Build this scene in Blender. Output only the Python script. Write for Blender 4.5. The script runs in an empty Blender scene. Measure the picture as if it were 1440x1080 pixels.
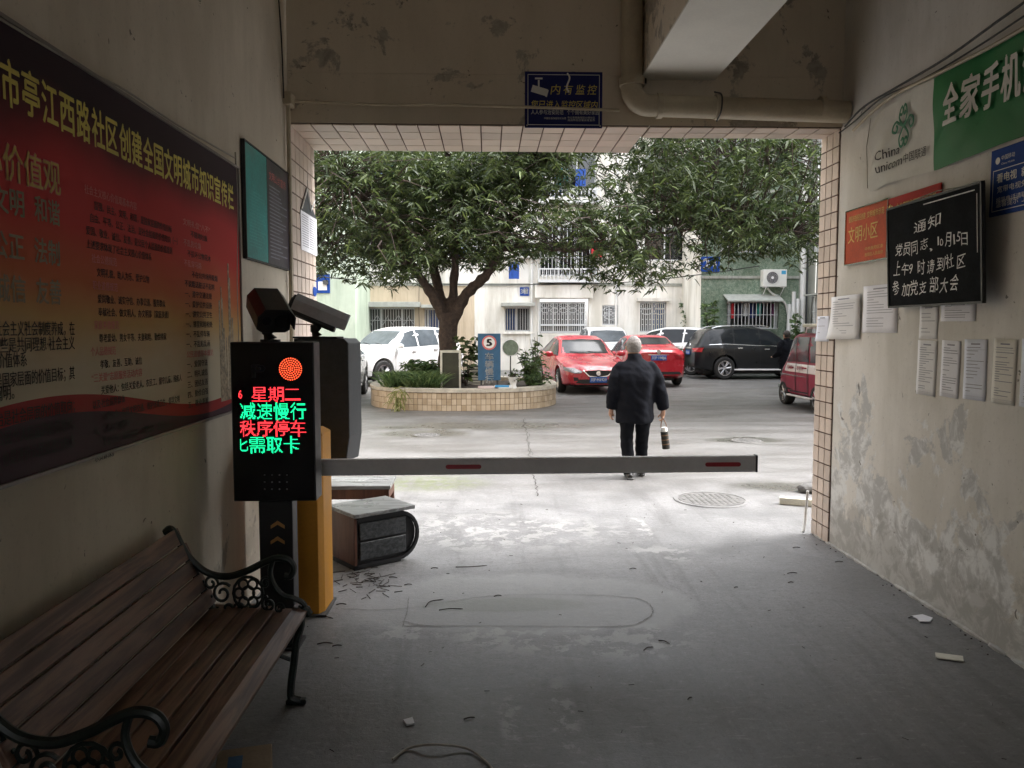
import bpy, bmesh, math, random
import numpy as np
from mathutils import Vector, Matrix, Euler
from mathutils.bvhtree import BVHTree
random.seed(7); rng = np.random.default_rng(11)
S = bpy.context.scene
COL = S.collection
R = math.radians

# ------------------------------------------------------------------ camera
FPX = 1100.0
YAW, PITCH, CAMH = math.atan(35/1100), math.atan(78/1100), 1.65
cam = bpy.data.cameras.new('camera'); co = bpy.data.objects.new('camera', cam); COL.objects.link(co)
cam.sensor_width = 36; cam.lens = 36*FPX/1440; cam.clip_start = .05; cam.clip_end = 600
co.location = (0, 0, CAMH)
co.rotation_euler = Euler((math.pi/2-PITCH, 0, -YAW), 'XYZ')
S.camera = co

# ------------------------------------------------------------------ world, sun, exposure
EXPO = 2.97
SKY = .15
SUN_E, SUN_A = R(56), R(84)
w = bpy.data.worlds.new('World'); S.world = w; w.use_nodes = True
nt = w.node_tree; nt.nodes.clear()
sky = nt.nodes.new('ShaderNodeTexSky'); sky.sky_type = 'NISHITA'; sky.sun_disc = False
sky.sun_elevation = SUN_E; sky.sun_rotation = SUN_A; sky.dust_density = 4; sky.air_density = 1.0
hs = nt.nodes.new('ShaderNodeHueSaturation'); hs.inputs['Saturation'].default_value = .22
bg = nt.nodes.new('ShaderNodeBackground'); bg.inputs[1].default_value = SKY
wo = nt.nodes.new('ShaderNodeOutputWorld')
nt.links.new(sky.outputs[0], hs.inputs['Color']); nt.links.new(hs.outputs[0], bg.inputs[0]); nt.links.new(bg.outputs[0], wo.inputs[0])
sl = bpy.data.lights.new('sun', 'SUN'); sl.energy = .55; sl.angle = R(70); sl.color = (1, .97, .93)
so = bpy.data.objects.new('sun', sl); COL.objects.link(so)
so.rotation_euler = (math.pi/2-SUN_E, 0, math.pi-SUN_A)
S.view_settings.view_transform = 'Standard'; S.view_settings.look = 'None'
S.view_settings.gamma = 1; S.view_settings.use_curve_mapping = False; S.view_settings.exposure = EXPO
S.render.engine = 'CYCLES'
c_ = S.cycles
c_.use_denoising = True; c_.max_bounces = 9; c_.diffuse_bounces = 7; c_.glossy_bounces = 3; c_.transparent_max_bounces = 10
c_.transmission_bounces = 4; c_.sample_clamp_indirect = 6; c_.caustics_reflective = False; c_.caustics_refractive = False
try: c_.denoiser = 'OPENIMAGEDENOISE'
except Exception: pass

# ------------------------------------------------------------------ where things stand
def ray(u, v):
    F = Vector((math.sin(YAW)*math.cos(PITCH), math.cos(YAW)*math.cos(PITCH), -math.sin(PITCH)))
    Rt = Vector((math.cos(YAW), -math.sin(YAW), 0)); U = Rt.cross(F)
    return F + Rt*((u-720)/FPX) + U*((540-v)/FPX)
def onX(u, v, X): d = ray(u, v); t = X/d.x; return Vector((X, d.y*t, CAMH+d.z*t))
def onY(u, v, Y): d = ray(u, v); t = Y/d.y; return Vector((d.x*t, Y, CAMH+d.z*t))
def onZ(u, v, z=0.0): d = ray(u, v); t = (z-CAMH)/d.z; return Vector((d.x*t, d.y*t, z))

XL, XR, YO = -1.43, 2.62, 5.8       # passage walls, inner face of the lintel

# ------------------------------------------------------------------ materials
def N(nt, t, **k):
    n = nt.nodes.new('ShaderNode'+t)
    for a, b in k.items():
        if a.startswith('i_'):
            key = a[2:]
            n.inputs[int(key) if key.isdigit() else key].default_value = b
        else: setattr(n, a, b)
    return n
def L(nt, a, b): nt.links.new(a, b)
def newmat(name):
    m = bpy.data.materials.new(name); m.use_nodes = True
    return m, m.node_tree, m.node_tree.nodes['Principled BSDF']
def mixc(nt, f, a, b, mode='MIX'):
    n = nt.nodes.new('ShaderNodeMix'); n.data_type = 'RGBA'; n.blend_type = mode
    for s, x in ((n.inputs[0], f), (n.inputs[6], a), (n.inputs[7], b)):
        if isinstance(x, (int, float)): s.default_value = x
        elif isinstance(x, tuple): s.default_value = (*x, 1) if len(x) == 3 else x
        else: L(nt, x, s)
    return n.outputs[2]
def mth(nt, op, a, b=None, c=None, clamp=False):
    n = nt.nodes.new('ShaderNodeMath'); n.operation = op; n.use_clamp = clamp
    for i, x in enumerate((a, b, c)):
        if x is None: continue
        if isinstance(x, (int, float)): n.inputs[i].default_value = x
        else: L(nt, x, n.inputs[i])
    return n.outputs[0]
def noise(nt, vec, scale, detail=6, rough=.6, dist=0.0):
    n = N(nt, 'TexNoise', i_Scale=scale, i_Detail=detail, i_Roughness=rough, i_Distortion=dist)
    L(nt, vec, n.inputs['Vector']); return n.outputs['Fac']
def ramp(nt, f, a, b):
    n = N(nt, 'MapRange'); n.inputs[1].default_value = a; n.inputs[2].default_value = b; n.interpolation_type = 'SMOOTHSTEP'
    L(nt, f, n.inputs[0]); return n.outputs[0]
def coords(nt, kind='Object'):
    return nt.nodes.new('ShaderNodeTexCoord').outputs[kind]
def geo_pos(nt): return nt.nodes.new('ShaderNodeNewGeometry').outputs['Position']
def bump(nt, p, h, s=.2, d=.01):
    b = N(nt, 'Bump', i_Strength=s, i_Distance=d); L(nt, h, b.inputs['Height']); L(nt, b.outputs[0], p.inputs['Normal'])

def pm(name, col, rough=.6, var=.18, scale=6, bmp=.15, metal=0, spec=.5, rnd=0, fine=60, dirt=None, coat=0):
    m, nt, p = newmat(name); v = geo_pos(nt) if dirt == 'world' else coords(nt)
    n1 = noise(nt, v, scale); n2 = noise(nt, v, fine, 3)
    f = mth(nt, 'ADD', mth(nt, 'MULTIPLY', n1, .7), mth(nt, 'MULTIPLY', n2, .3))
    f = ramp(nt, f, .3, .7)
    c = mixc(nt, f, tuple(x*(1-var) for x in col), tuple(min(1, x*(1+var)) for x in col))
    if rnd:
        o = nt.nodes.new('ShaderNodeObjectInfo')
        hv = N(nt, 'HueSaturation'); L(nt, c, hv.inputs['Color'])
        L(nt, mth(nt, 'ADD', mth(nt, 'MULTIPLY', o.outputs['Random'], 2*rnd), 1-rnd), hv.inputs['Value']); c = hv.outputs[0]
    L(nt, c, p.inputs['Base Color'])
    L(nt, mth(nt, 'ADD', mth(nt, 'MULTIPLY', n1, .25), rough-.12, clamp=True), p.inputs['Roughness'])
    p.inputs['Metallic'].default_value = metal; p.inputs['Specular IOR Level'].default_value = spec
    if coat: p.inputs['Coat Weight'].default_value = coat; p.inputs['Coat Roughness'].default_value = .05
    if bmp: bump(nt, p, f, bmp, .006)
    return m
def emis(name, col, s):
    m, nt, p = newmat(name); p.inputs['Base Color'].default_value = (*[x*.3 for x in col], 1)
    p.inputs['Emission Color'].default_value = (*col, 1); p.inputs['Emission Strength'].default_value = s; return m

M = {}
def wall_mat(name, base, dark, peel, peelamt, low):
    """old painted plaster: blotches, streaks, fine grime, flaked patches near the floor"""
    m, nt, p = newmat(name); v = geo_pos(nt)
    mp = N(nt, 'Mapping'); mp.inputs['Scale'].default_value = (1, 1, .25); L(nt, v, mp.inputs[0])
    big = noise(nt, v, .9, 5, .55); st = noise(nt, mp.outputs[0], 4.5, 7, .65); fn = noise(nt, v, 40, 4, .7)
    f = mth(nt, 'ADD', mth(nt, 'MULTIPLY', big, .6), mth(nt, 'MULTIPLY', st, .4))
    c = mixc(nt, ramp(nt, f, .38, .62), dark, base)
    c = mixc(nt, mth(nt, 'MULTIPLY', ramp(nt, fn, .56, .75), .35), c, tuple(x*.55 for x in dark))
    sp = N(nt, 'SeparateXYZ'); L(nt, v, sp.inputs[0]); z = sp.outputs[2]
    pk = noise(nt, v, 2.3, 9, .68, .4)
    hh = mth(nt, 'MULTIPLY', mth(nt, 'SUBTRACT', low, z), peelamt)
    pm_ = ramp(nt, mth(nt, 'ADD', pk, hh), .56, .60)
    pn = noise(nt, v, 6, 8, .7, .6)
    pc = mixc(nt, ramp(nt, pn, .42, .58), peel, tuple(x*.55 for x in peel))
    c = mixc(nt, mth(nt, 'MULTIPLY', pm_, .78), c, pc)
    gm = ramp(nt, mth(nt, 'ADD', noise(nt, v, 3.1, 8, .7), mth(nt, 'MULTIPLY', mth(nt, 'SUBTRACT', .5, z), .55)), .56, .66); c = mixc(nt, mth(nt, 'MULTIPLY', gm, .45), c, tuple(x*.5 for x in dark))
    # dark chips and scratches
    ch = noise(nt, v, 11, 4, .5, 1.2); chm = ramp(nt, ch, .70, .73)
    c = mixc(nt, chm, c, tuple(x*.35 for x in dark))
    L(nt, c, p.inputs['Base Color']); p.inputs['Roughness'].default_value = .82
    hgt = mth(nt, 'SUBTRACT', mth(nt, 'ADD', mth(nt, 'MULTIPLY', fn, .25), mth(nt, 'MULTIPLY', f, .5)), mth(nt, 'ADD', mth(nt, 'MULTIPLY', pm_, .25), mth(nt, 'MULTIPLY', chm, .6)))
    bump(nt, p, hgt, .45, .008); return m
M['wall_l'] = wall_mat('painted plaster left', (.66, .60, .50), (.53, .475, .385), (.42, .40, .35), .22, .25)
M['wall_r'] = wall_mat('painted plaster right', (.73, .71, .67), (.58, .56, .51), (.76, .78, .79), .20, 1.1)
M['beam_face'] = wall_mat('beam plaster', (.66, .585, .475), (.58, .51, .405), (.36, .33, .28), 0, 0)
M['beam_white'] = pm('white beam paint', (.80, .79, .73), .8, .06, 2)
M['grout'] = pm('brown grout', (.10, .055, .04), .9)
M['tile'] = pm('cream glazed tile', (.56, .46, .37), .35, .05, 3, 0, rnd=.15, dirt=None)
M['tile2'] = pm('pink cream tile', (.60, .50, .43), .35, .08, 4, 0, rnd=.12)
M['pvc'] = pm('old pvc', (.42, .36, .26), .5, .12, 5)
M['pvc_w'] = pm('white pvc', (.72, .72, .70), .45, .08, 3)
M['cable'] = pm('black cable', (.02, .02, .02), .6)
M['wire'] = pm('grey wire', (.35, .32, .27), .6)
M['black'] = pm('black powder coat', (.012, .012, .014), .45, .2, 20, .05)
M['dgrey'] = pm('dark grey metal', (.06, .065, .07), .5, .2, 20, .05)
M['dgrey2'] = pm('pale grey shield', (.42, .43, .46), .35, .1, 20, .03)  # shield paled in colour to look as if catching skylight
M['screen'] = pm('black screen glass', (.006, .006, .008), .18, .1, 4, 0)
M['orange'] = pm('orange painted steel', (.66, .30, .035), .5, .10, 4, .06, spec=.3)
M['alu'] = pm('grey aluminium arm', (.78, .76, .77), .5, .08, 5, .03)
M['refl'] = pm('red reflector', (.42, .015, .03), .35)
M['wood'] = None
def wood_mat(name, a, b, axis=1, rough=.5, sc=1.0):
    m, nt, p = newmat(name); v = geo_pos(nt)
    mp = N(nt, 'Mapping'); s = [14*sc]*3; s[axis] = 1.1*sc; mp.inputs['Scale'].default_value = s; L(nt, v, mp.inputs[0])
    o = nt.nodes.new('ShaderNodeObjectInfo'); ad = N(nt, 'VectorMath'); ad.operation = 'ADD'; L(nt, mp.outputs[0], ad.inputs[0])
    cb = N(nt, 'CombineXYZ'); L(nt, mth(nt, 'MULTIPLY', o.outputs['Random'], 40), cb.inputs[0]); L(nt, mth(nt, 'MULTIPLY', o.outputs['Random'], 17), cb.inputs[1]); L(nt, cb.outputs[0], ad.inputs[1])
    n = noise(nt, ad.outputs[0], 1.5, 8, .65, .6); n2 = noise(nt, v, 3, 5)
    c = mixc(nt, ramp(nt, n, .35, .68), a, b); c = mixc(nt, mth(nt, 'MULTIPLY', ramp(nt, n2, .5, .75), .45), c, tuple(x*.6 for x in a))
    L(nt, c, p.inputs['Base Color']); L(nt, mth(nt, 'ADD', mth(nt, 'MULTIPLY', n2, .3), rough-.15), p.inputs['Roughness']); bump(nt, p, n, .25, .003)
    return m
M['wood'] = wood_mat('worn brown slat wood', (.085, .042, .028), (.27, .155, .105), 1)
M['wood_d'] = wood_mat('dark brown wood', (.085, .032, .018), (.17, .07, .038), 2)
M['top_wood'] = wood_mat('grey worn table top', (.13, .13, .13), (.36, .37, .37), 0, .3)
M['iron'] = pm('dark green cast iron', (.012, .020, .018), .38, .3, 30, .1)
M['plank_w'] = pm('whitish plank', (.6, .58, .5), .7, .15)
M['cardboard'] = pm('cardboard', (.26, .19, .12), .8)
M['blueprint'] = pm('blue print', (.05, .12, .22), .6)
M['paper'] = pm('white paper', (.78, .78, .82), .8, .03, 3, .02)
M['ink'] = pm('grey ink', (.28, .28, .32), .8)
M['inkd'] = pm('dark ink', (.035, .03, .03), .8)
M['red'] = pm('red print', (.42, .025, .02), .6, spec=.2)
M['redo'] = pm('orange red print', (.50, .085, .035), .6, .25, 3, spec=.2)
M['yel'] = pm('yellow print', (.62, .42, .09), .5)
M['yel2'] = pm('bright yellow print', (.72, .60, .12), .5)
M['pinkpr'] = pm('pinkish print', (.60, .16, .15), .5)
M['redpr'] = pm('red text print', (.45, .02, .03), .5)
M['white'] = pm('white print', (.75, .75, .73), .5, .05)
M['chalk'] = pm('chalk', (.80, .80, .78), .95, .15, 60)
M['bboard'] = pm('blackboard', (.012, .013, .015), .9, .45, 7, .05, spec=.12)
M['navy'] = pm('navy sign', (.016, .022, .12), .5, .2, spec=.2)
M['blue'] = pm('blue sign', (.012, .055, .26), .6, .1, spec=.15)
M['green_b'] = pm('green banner cloth', (.010, .165, .045), .5, .07, 3)
M['green_l'] = pm('logo green', (.015, .16, .08), .5)
M['banner_w'] = pm('white banner cloth', (.62, .61, .56), .55, .07, 2)
M['teal'] = pm('teal board print', (.03, .30, .29), .35, .35, 3, .02)
M['dark_board'] = pm('dark purple board', (.035, .025, .04), .35)
M['foam'] = pm('frame metal', (.25, .22, .2), .5)
M['led_r'] = emis('red leds', (1, .035, .045), .40)
M['led_g'] = emis('green leds', (.01, 1, .36), .26)
M['led_o'] = emis('orange leds', (1, .09, .03), .38)
M['dimP'] = pm('dim grey letter', (.11, .11, .13), .4)
M['chev'] = pm('orange chevron', (.5, .26, .08), .5)
M['soil'] = pm('soil', (.045, .035, .028), .95, .4, 12, .6)
M['iron_g'] = pm('rusty iron cover', (.13, .128, .125), .95, .3, 14, .4)
M['bark'] = pm('bark', (.062, .045, .038), .9, .4, 14, .9, fine=50)
M['twig'] = pm('dry twig', (.035, .025, .02), .9)
M['tyre'] = pm('tyre rubber', (.018, .018, .018), .75)
M['rim'] = pm('alloy rim', (.45, .45, .47), .3, .08, 8, 0, metal=.7)
M['plastic'] = pm('black trim plastic', (.02, .02, .022), .6)
M['chrome'] = pm('chrome', (.75, .75, .76), .15, .05, 5, 0, metal=1)
M['glass_d'] = pm('dark car glass', (.012, .015, .018), .10, .3, 3, 0, spec=.35)
M['glass_l'] = pm('reflection tinted car glass', (.08, .095, .11), .08, .3, 3, 0, spec=.6)  # paler base colour stands in for bright reflections on the glass
M['lamp_c'] = pm('clear lamp', (.26, .26, .28), .15, .5, 30, 0, spec=.5)
M['lamp_r'] = pm('red lamp', (.40, .012, .02), .12, .2, 10, 0, spec=1)
M['plate_b'] = pm('blue plate', (.01, .10, .45), .4)
def paint(name, col): return pm(name, col, .28, .05, 2, 0, spec=.5, coat=.8)
M['p_red'] = paint('red car paint', (.52, .012, .030)); M['p_white'] = paint('white car paint', (.78, .79, .80))
M['p_silver'] = paint('silver car paint', (.42, .43, .42)); M['p_black'] = pm('black car paint', (.008, .009, .011), .3, .05, 2, 0, spec=.3, coat=.35)
M['p_maroon'] = pm('maroon paint', (.27, .018, .050), .4, .12, 6, .02)
M['cloth_b'] = pm('dark navy jacket cloth', (.007, .008, .012), .95, .3, 10, .3, spec=.15)
M['cloth_t'] = pm('navy trousers cloth', (.006, .007, .010), .95, .3, 10, .3, spec=.15)
M['skin'] = pm('skin', (.42, .24, .16), .55, .08, 20, .05)
M['hair'] = pm('grey hair', (.19, .175, .17), .75, .35, 60, .6, fine=150)
M['hair_d'] = pm('dark hair', (.03, .025, .022), .7, .3, 60, .5)
M['shoe'] = pm('black shoe', (.012, .012, .012), .4)
M['strap'] = pm('brown strap', (.16, .09, .05), .7)
M['curtain'] = pm('blue curtain', (.03, .10, .34), .8, .2, 4)
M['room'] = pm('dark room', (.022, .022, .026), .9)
M['frame_w'] = pm('white window frame', (.62, .63, .64), .5, .06)
M['bar'] = pm('grey steel bars', (.45, .46, .47), .45, .1)
M['acw'] = pm('white ac casing', (.68, .68, .64), .5, .06)
M['canopy'] = pm('fibre cement canopy', (.36, .37, .34), .8)
M['roofm'] = pm('flat roof', (.25, .24, .23), .9)
M['terracotta'] = pm('terracotta', (.36, .14, .06), .8)
def bmat(name, a, b, sc=.8):
    m, nt, p = newmat(name); v = geo_pos(nt)
    mp = N(nt, 'Mapping'); mp.inputs['Scale'].default_value = (1, 1, .18); L(nt, v, mp.inputs[0])
    n = noise(nt, mp.outputs[0], 1.6*sc, 7, .65); n2 = noise(nt, v, .5, 5)
    c = mixc(nt, ramp(nt, n, .38, .66), a, b); c = mixc(nt, mth(nt, 'MULTIPLY', ramp(nt, n2, .45, .7), .35), c, tuple(x*.72 for x in b))
    mp3 = N(nt, 'Mapping'); mp3.inputs['Scale'].default_value = (5, 5, .3); L(nt, v, mp3.inputs[0]); st3 = noise(nt, mp3.outputs[0], 1.2, 6, .7); c = mixc(nt, mth(nt, 'MULTIPLY', ramp(nt, st3, .52, .70), .5), c, tuple(x*.55 for x in b))
    L(nt, c, p.inputs['Base Color']); p.inputs['Roughness'].default_value = .85; bump(nt, p, noise(nt, v, 25, 4), .2, .01); return m
M['b_white'] = bmat('weathered white render', (.84, .82, .77), (.60, .57, .50))
M['b_beige'] = bmat('weathered beige render', (.60, .50, .37), (.44, .35, .25))
M['b_pale'] = bmat('pale green render', (.50, .58, .48), (.36, .44, .35))
M['b_grey'] = bmat('stained concrete render', (.42, .42, .38), (.24, .25, .21))
def pebble():
    m, nt, p = newmat('green pebbledash'); v = geo_pos(nt)
    n = noise(nt, v, 9, 5, .7); n2 = noise(nt, v, 26, 3, .7); n3 = noise(nt, v, .7, 4)
    c = mixc(nt, ramp(nt, n, .40, .62), (.13, .19, .135), (.24, .29, .225)); c = mixc(nt, ramp(nt, n2, .58, .66), c, (.46, .52, .42))
    c = mixc(nt, mth(nt, 'MULTIPLY', ramp(nt, n3, .42, .62), .5), c, (.10, .14, .09))
    L(nt, c, p.inputs['Base Color']); p.inputs['Roughness'].default_value = .85; bump(nt, p, n2, .5, .02); return m
M['b_green'] = pebble()
def leafmat(name, a, b, tr=.25, rough=.42):
    m, nt, p = newmat(name)
    at = nt.nodes.new('ShaderNodeNewGeometry')
    rd = at.outputs['Random Per Island']; c = mixc(nt, rd, a, b)
    c = mixc(nt, mth(nt, 'MULTIPLY', ramp(nt, rd, .90, .97), .8), c, tuple(min(1, x*1.9) for x in b)); c = mixc(nt, ramp(nt, noise(nt, at.outputs['Position'], .8, 4), .42, .62), c, tuple(x*.62 for x in a), 'MIX') if name.startswith('mango') and False else mixc(nt, mth(nt, 'MULTIPLY', ramp(nt, noise(nt, at.outputs['Position'], .9, 3), .45, .62), .55), c, tuple(x*1.1 for x in a))
    L(nt, c, p.inputs['Base Color']); p.inputs['Roughness'].default_value = rough; p.inputs['Specular IOR Level'].default_value = .38
    t = N(nt, 'BsdfTranslucent'); hv = N(nt, 'HueSaturation'); hv.inputs['Value'].default_value = 1.5; L(nt, c, hv.inputs['Color']); L(nt, hv.outputs[0], t.inputs[0])
    mx = N(nt, 'MixShader'); mx.inputs[0].default_value = tr
    L(nt, p.outputs[0], mx.inputs[1]); L(nt, t.outputs[0], mx.inputs[2])
    L(nt, mx.outputs[0], nt.nodes['Material Output'].inputs[0]); return m
M['leaf'] = leafmat('mango like leaf', (.018, .034, .010), (.085, .115, .035))
M['leaf2'] = leafmat('strap leaf', (.05, .10, .035), (.16, .22, .09))
M['leaf3'] = leafmat('shrub leaf', (.04, .08, .03), (.10, .15, .05))
def winglass():
    m, nt, p = newmat('window glass'); nt.nodes.remove(p)
    t = N(nt, 'BsdfTransparent'); t.inputs[0].default_value = (.72, .78, .80, 1); g = N(nt, 'BsdfGlossy'); g.inputs['Roughness'].default_value = .04
    fr = N(nt, 'Fresnel'); fr.inputs[0].default_value = 1.45; mx = N(nt, 'MixShader')
    L(nt, mth(nt, 'ADD', fr.outputs[0], .03), mx.inputs[0]); L(nt, t.outputs[0], mx.inputs[1]); L(nt, g.outputs[0], mx.inputs[2])
    L(nt, mx.outputs[0], nt.nodes['Material Output'].inputs[0]); return m
M['glass'] = winglass()
def ground_mat():
    m, nt, p = newmat('worn concrete'); v = geo_pos(nt)
    sp = N(nt, 'SeparateXYZ'); L(nt, v, sp.inputs[0]); X, Y = sp.outputs[0], sp.outputs[1]
    def ell(cx, cy, rx, ry, soft=.35, nz=None, amt=.0):
        a = mth(nt, 'DIVIDE', mth(nt, 'SUBTRACT', X, cx), rx); b = mth(nt, 'DIVIDE', mth(nt, 'SUBTRACT', Y, cy), ry)
        d = mth(nt, 'SQRT', mth(nt, 'ADD', mth(nt, 'MULTIPLY', a, a), mth(nt, 'MULTIPLY', b, b)))
        if nz is not None: d = mth(nt, 'ADD', d, mth(nt, 'MULTIPLY', mth(nt, 'SUBTRACT', nz, .5), amt))
        return ramp(nt, d, 1+soft, 1-soft)
    big = noise(nt, v, .45, 6, .6); mid = noise(nt, v, 1.7, 8, .65, .3); fin = noise(nt, v, 9, 8, .7); gr = noise(nt, v, 70, 3, .7)
    mp = N(nt, 'Mapping'); mp.inputs['Scale'].default_value = (.35, 1.6, 1); L(nt, v, mp.inputs[0]); str_ = noise(nt, mp.outputs[0], 1.2, 7, .65, .5)
    c = mixc(nt, ramp(nt, mid, .35, .66), (.165, .164, .165), (.235, .233, .235))
    c = mixc(nt, mth(nt, 'MULTIPLY', ramp(nt, fin, .45, .68), .35), c, (.18, .178, .176))
    c = mixc(nt, mth(nt, 'MULTIPLY', ramp(nt, gr, .48, .66), .45), c, (.09, .088, .086))
    out = ramp(nt, mth(nt, 'ADD', Y, mth(nt, 'MULTIPLY', big, 2.0)), 8.0, 10.4)  # yard tone: overhead shade painted into the concrete, with dirt streaks
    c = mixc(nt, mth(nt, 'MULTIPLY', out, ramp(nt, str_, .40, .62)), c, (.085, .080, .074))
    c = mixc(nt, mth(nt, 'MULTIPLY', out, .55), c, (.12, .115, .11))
    # damp and mossy stains in the yard
    dk = mth(nt, 'MAXIMUM', ell(-.95, 12.3, .75, .42, .3, mid, 1.2), ell(3.85, 11.4, .55, .3, .3, mid, 1.2))
    dk = mth(nt, 'MAXIMUM', dk, ell(.0, 13.2, 1.9, .45, .5, mid, 1.6)); dk = mth(nt, 'MAXIMUM', dk, ell(3.2, 8.0, .6, .25, .5, mid, 1.4))
    c = mixc(nt, mth(nt, 'MULTIPLY', dk, .75), c, (.07, .067, .055))
    ms = ell(-.65, 8.3, .62, .42, .4, fin, 1.6)
    c = mixc(nt, mth(nt, 'MULTIPLY', ms, mth(nt, 'MULTIPLY', ramp(nt, fin, .38, .6), .8)), c, (.12, .14, .06))
    # light falloff painted into the near floor, tyre tracks and the pale cement mend
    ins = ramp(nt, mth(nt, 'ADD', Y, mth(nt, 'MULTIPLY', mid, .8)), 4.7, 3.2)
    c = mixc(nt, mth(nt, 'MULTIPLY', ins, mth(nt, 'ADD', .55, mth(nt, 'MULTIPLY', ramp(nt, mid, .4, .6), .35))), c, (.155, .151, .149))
    mpt = N(nt, 'Mapping'); mpt.inputs['Scale'].default_value = (5.5, .45, 1); L(nt, v, mpt.inputs[0]); trk = noise(nt, mpt.outputs[0], 1.0, 7, .7, .3)
    mps = N(nt, 'Mapping'); mps.inputs['Scale'].default_value = (3, 22, 1); mps.inputs['Rotation'].default_value = (0, 0, .5); L(nt, v, mps.inputs[0]); scr = noise(nt, mps.outputs[0], 2.0, 5, .75, .4)
    f2 = noise(nt, v, 24, 6, .75); near = ramp(nt, Y, 10.5, 7.5)
    c = mixc(nt, mth(nt, 'MULTIPLY', near, mth(nt, 'MULTIPLY', ramp(nt, trk, .50, .68), .40)), c, (.085, .082, .08))
    c = mixc(nt, mth(nt, 'MULTIPLY', near, mth(nt, 'MULTIPLY', ramp(nt, scr, .57, .70), .42)), c, (.36, .355, .345))
    c = mixc(nt, mth(nt, 'MULTIPLY', ramp(nt, f2, .50, .66), .35), c, (.075, .072, .07)); c = mixc(nt, mth(nt, 'MULTIPLY', ramp(nt, f2, .44, .34), .28), c, (.36, .355, .345))
    c = mixc(nt, mth(nt, 'MULTIPLY', ramp(nt, noise(nt, v, 130, 2, .6), .60, .70), .5), c, (.05, .048, .045))
    pt = ell(.20, 4.62, 1.05, .52, .12, mid, .9)
    c = mixc(nt, mth(nt, 'MULTIPLY', pt, .5), c, (.33, .33, .325))
    ol = ell(.12, 4.58, .48, .12, .25, fin, .8); c = mixc(nt, mth(nt, 'MULTIPLY', ol, .5), c, (.15, .16, .13))
    wf = ramp(nt, noise(nt, v, 5.5, 9, .72, .2), .50, .54)
    wz = mth(nt, 'MAXIMUM', ell(.55, 4.02, .55, .20, .4, mid, 1.3), mth(nt, 'MAXIMUM', ell(.05, 4.1, .25, .14, .4, mid, 1), mth(nt, 'MAXIMUM', ell(-.4, 4.15, .2, .12, .4, mid, 1), ell(1.3, 5.6, .25, .2, .5, mid, 1.5))))
    wz = mth(nt, 'MAXIMUM', wz, mth(nt, 'MAXIMUM', ell(.32, 3.25, .06, .35, .3, fin, .8), ell(.1, 3.2, .05, .2, .3, fin, .8)))
    wz = mth(nt, 'MAXIMUM', wz, mth(nt, 'MAXIMUM', ell(1.28, 6.35, .07, .38, .2, fin, .8), ell(.1, 6.3, .9, .5, .6, mid, 2)))
    c = mixc(nt, mth(nt, 'MULTIPLY', mth(nt, 'MULTIPLY', wz, wf), .42), c, (.44, .435, .42))
    L(nt, c, p.inputs['Base Color'])
    rg = mth(nt, 'ADD', mth(nt, 'MULTIPLY', ramp(nt, mid, .3, .7), .18), .36)
    rg = mth(nt, 'SUBTRACT', mth(nt, 'ADD', rg, mth(nt, 'MULTIPLY', fin, .15)), mth(nt, 'MULTIPLY', dk, .22))
    L(nt, rg, p.inputs['Roughness'])
    bump(nt, p, mth(nt, 'ADD', mth(nt, 'MULTIPLY', fin, .5), mth(nt, 'ADD', mth(nt, 'MULTIPLY', gr, .15), mth(nt, 'ADD', mth(nt, 'MULTIPLY', mid, .8), mth(nt, 'MULTIPLY', f2, .35)))), .5, .014)
    return m
M['ground'] = ground_mat()

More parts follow.
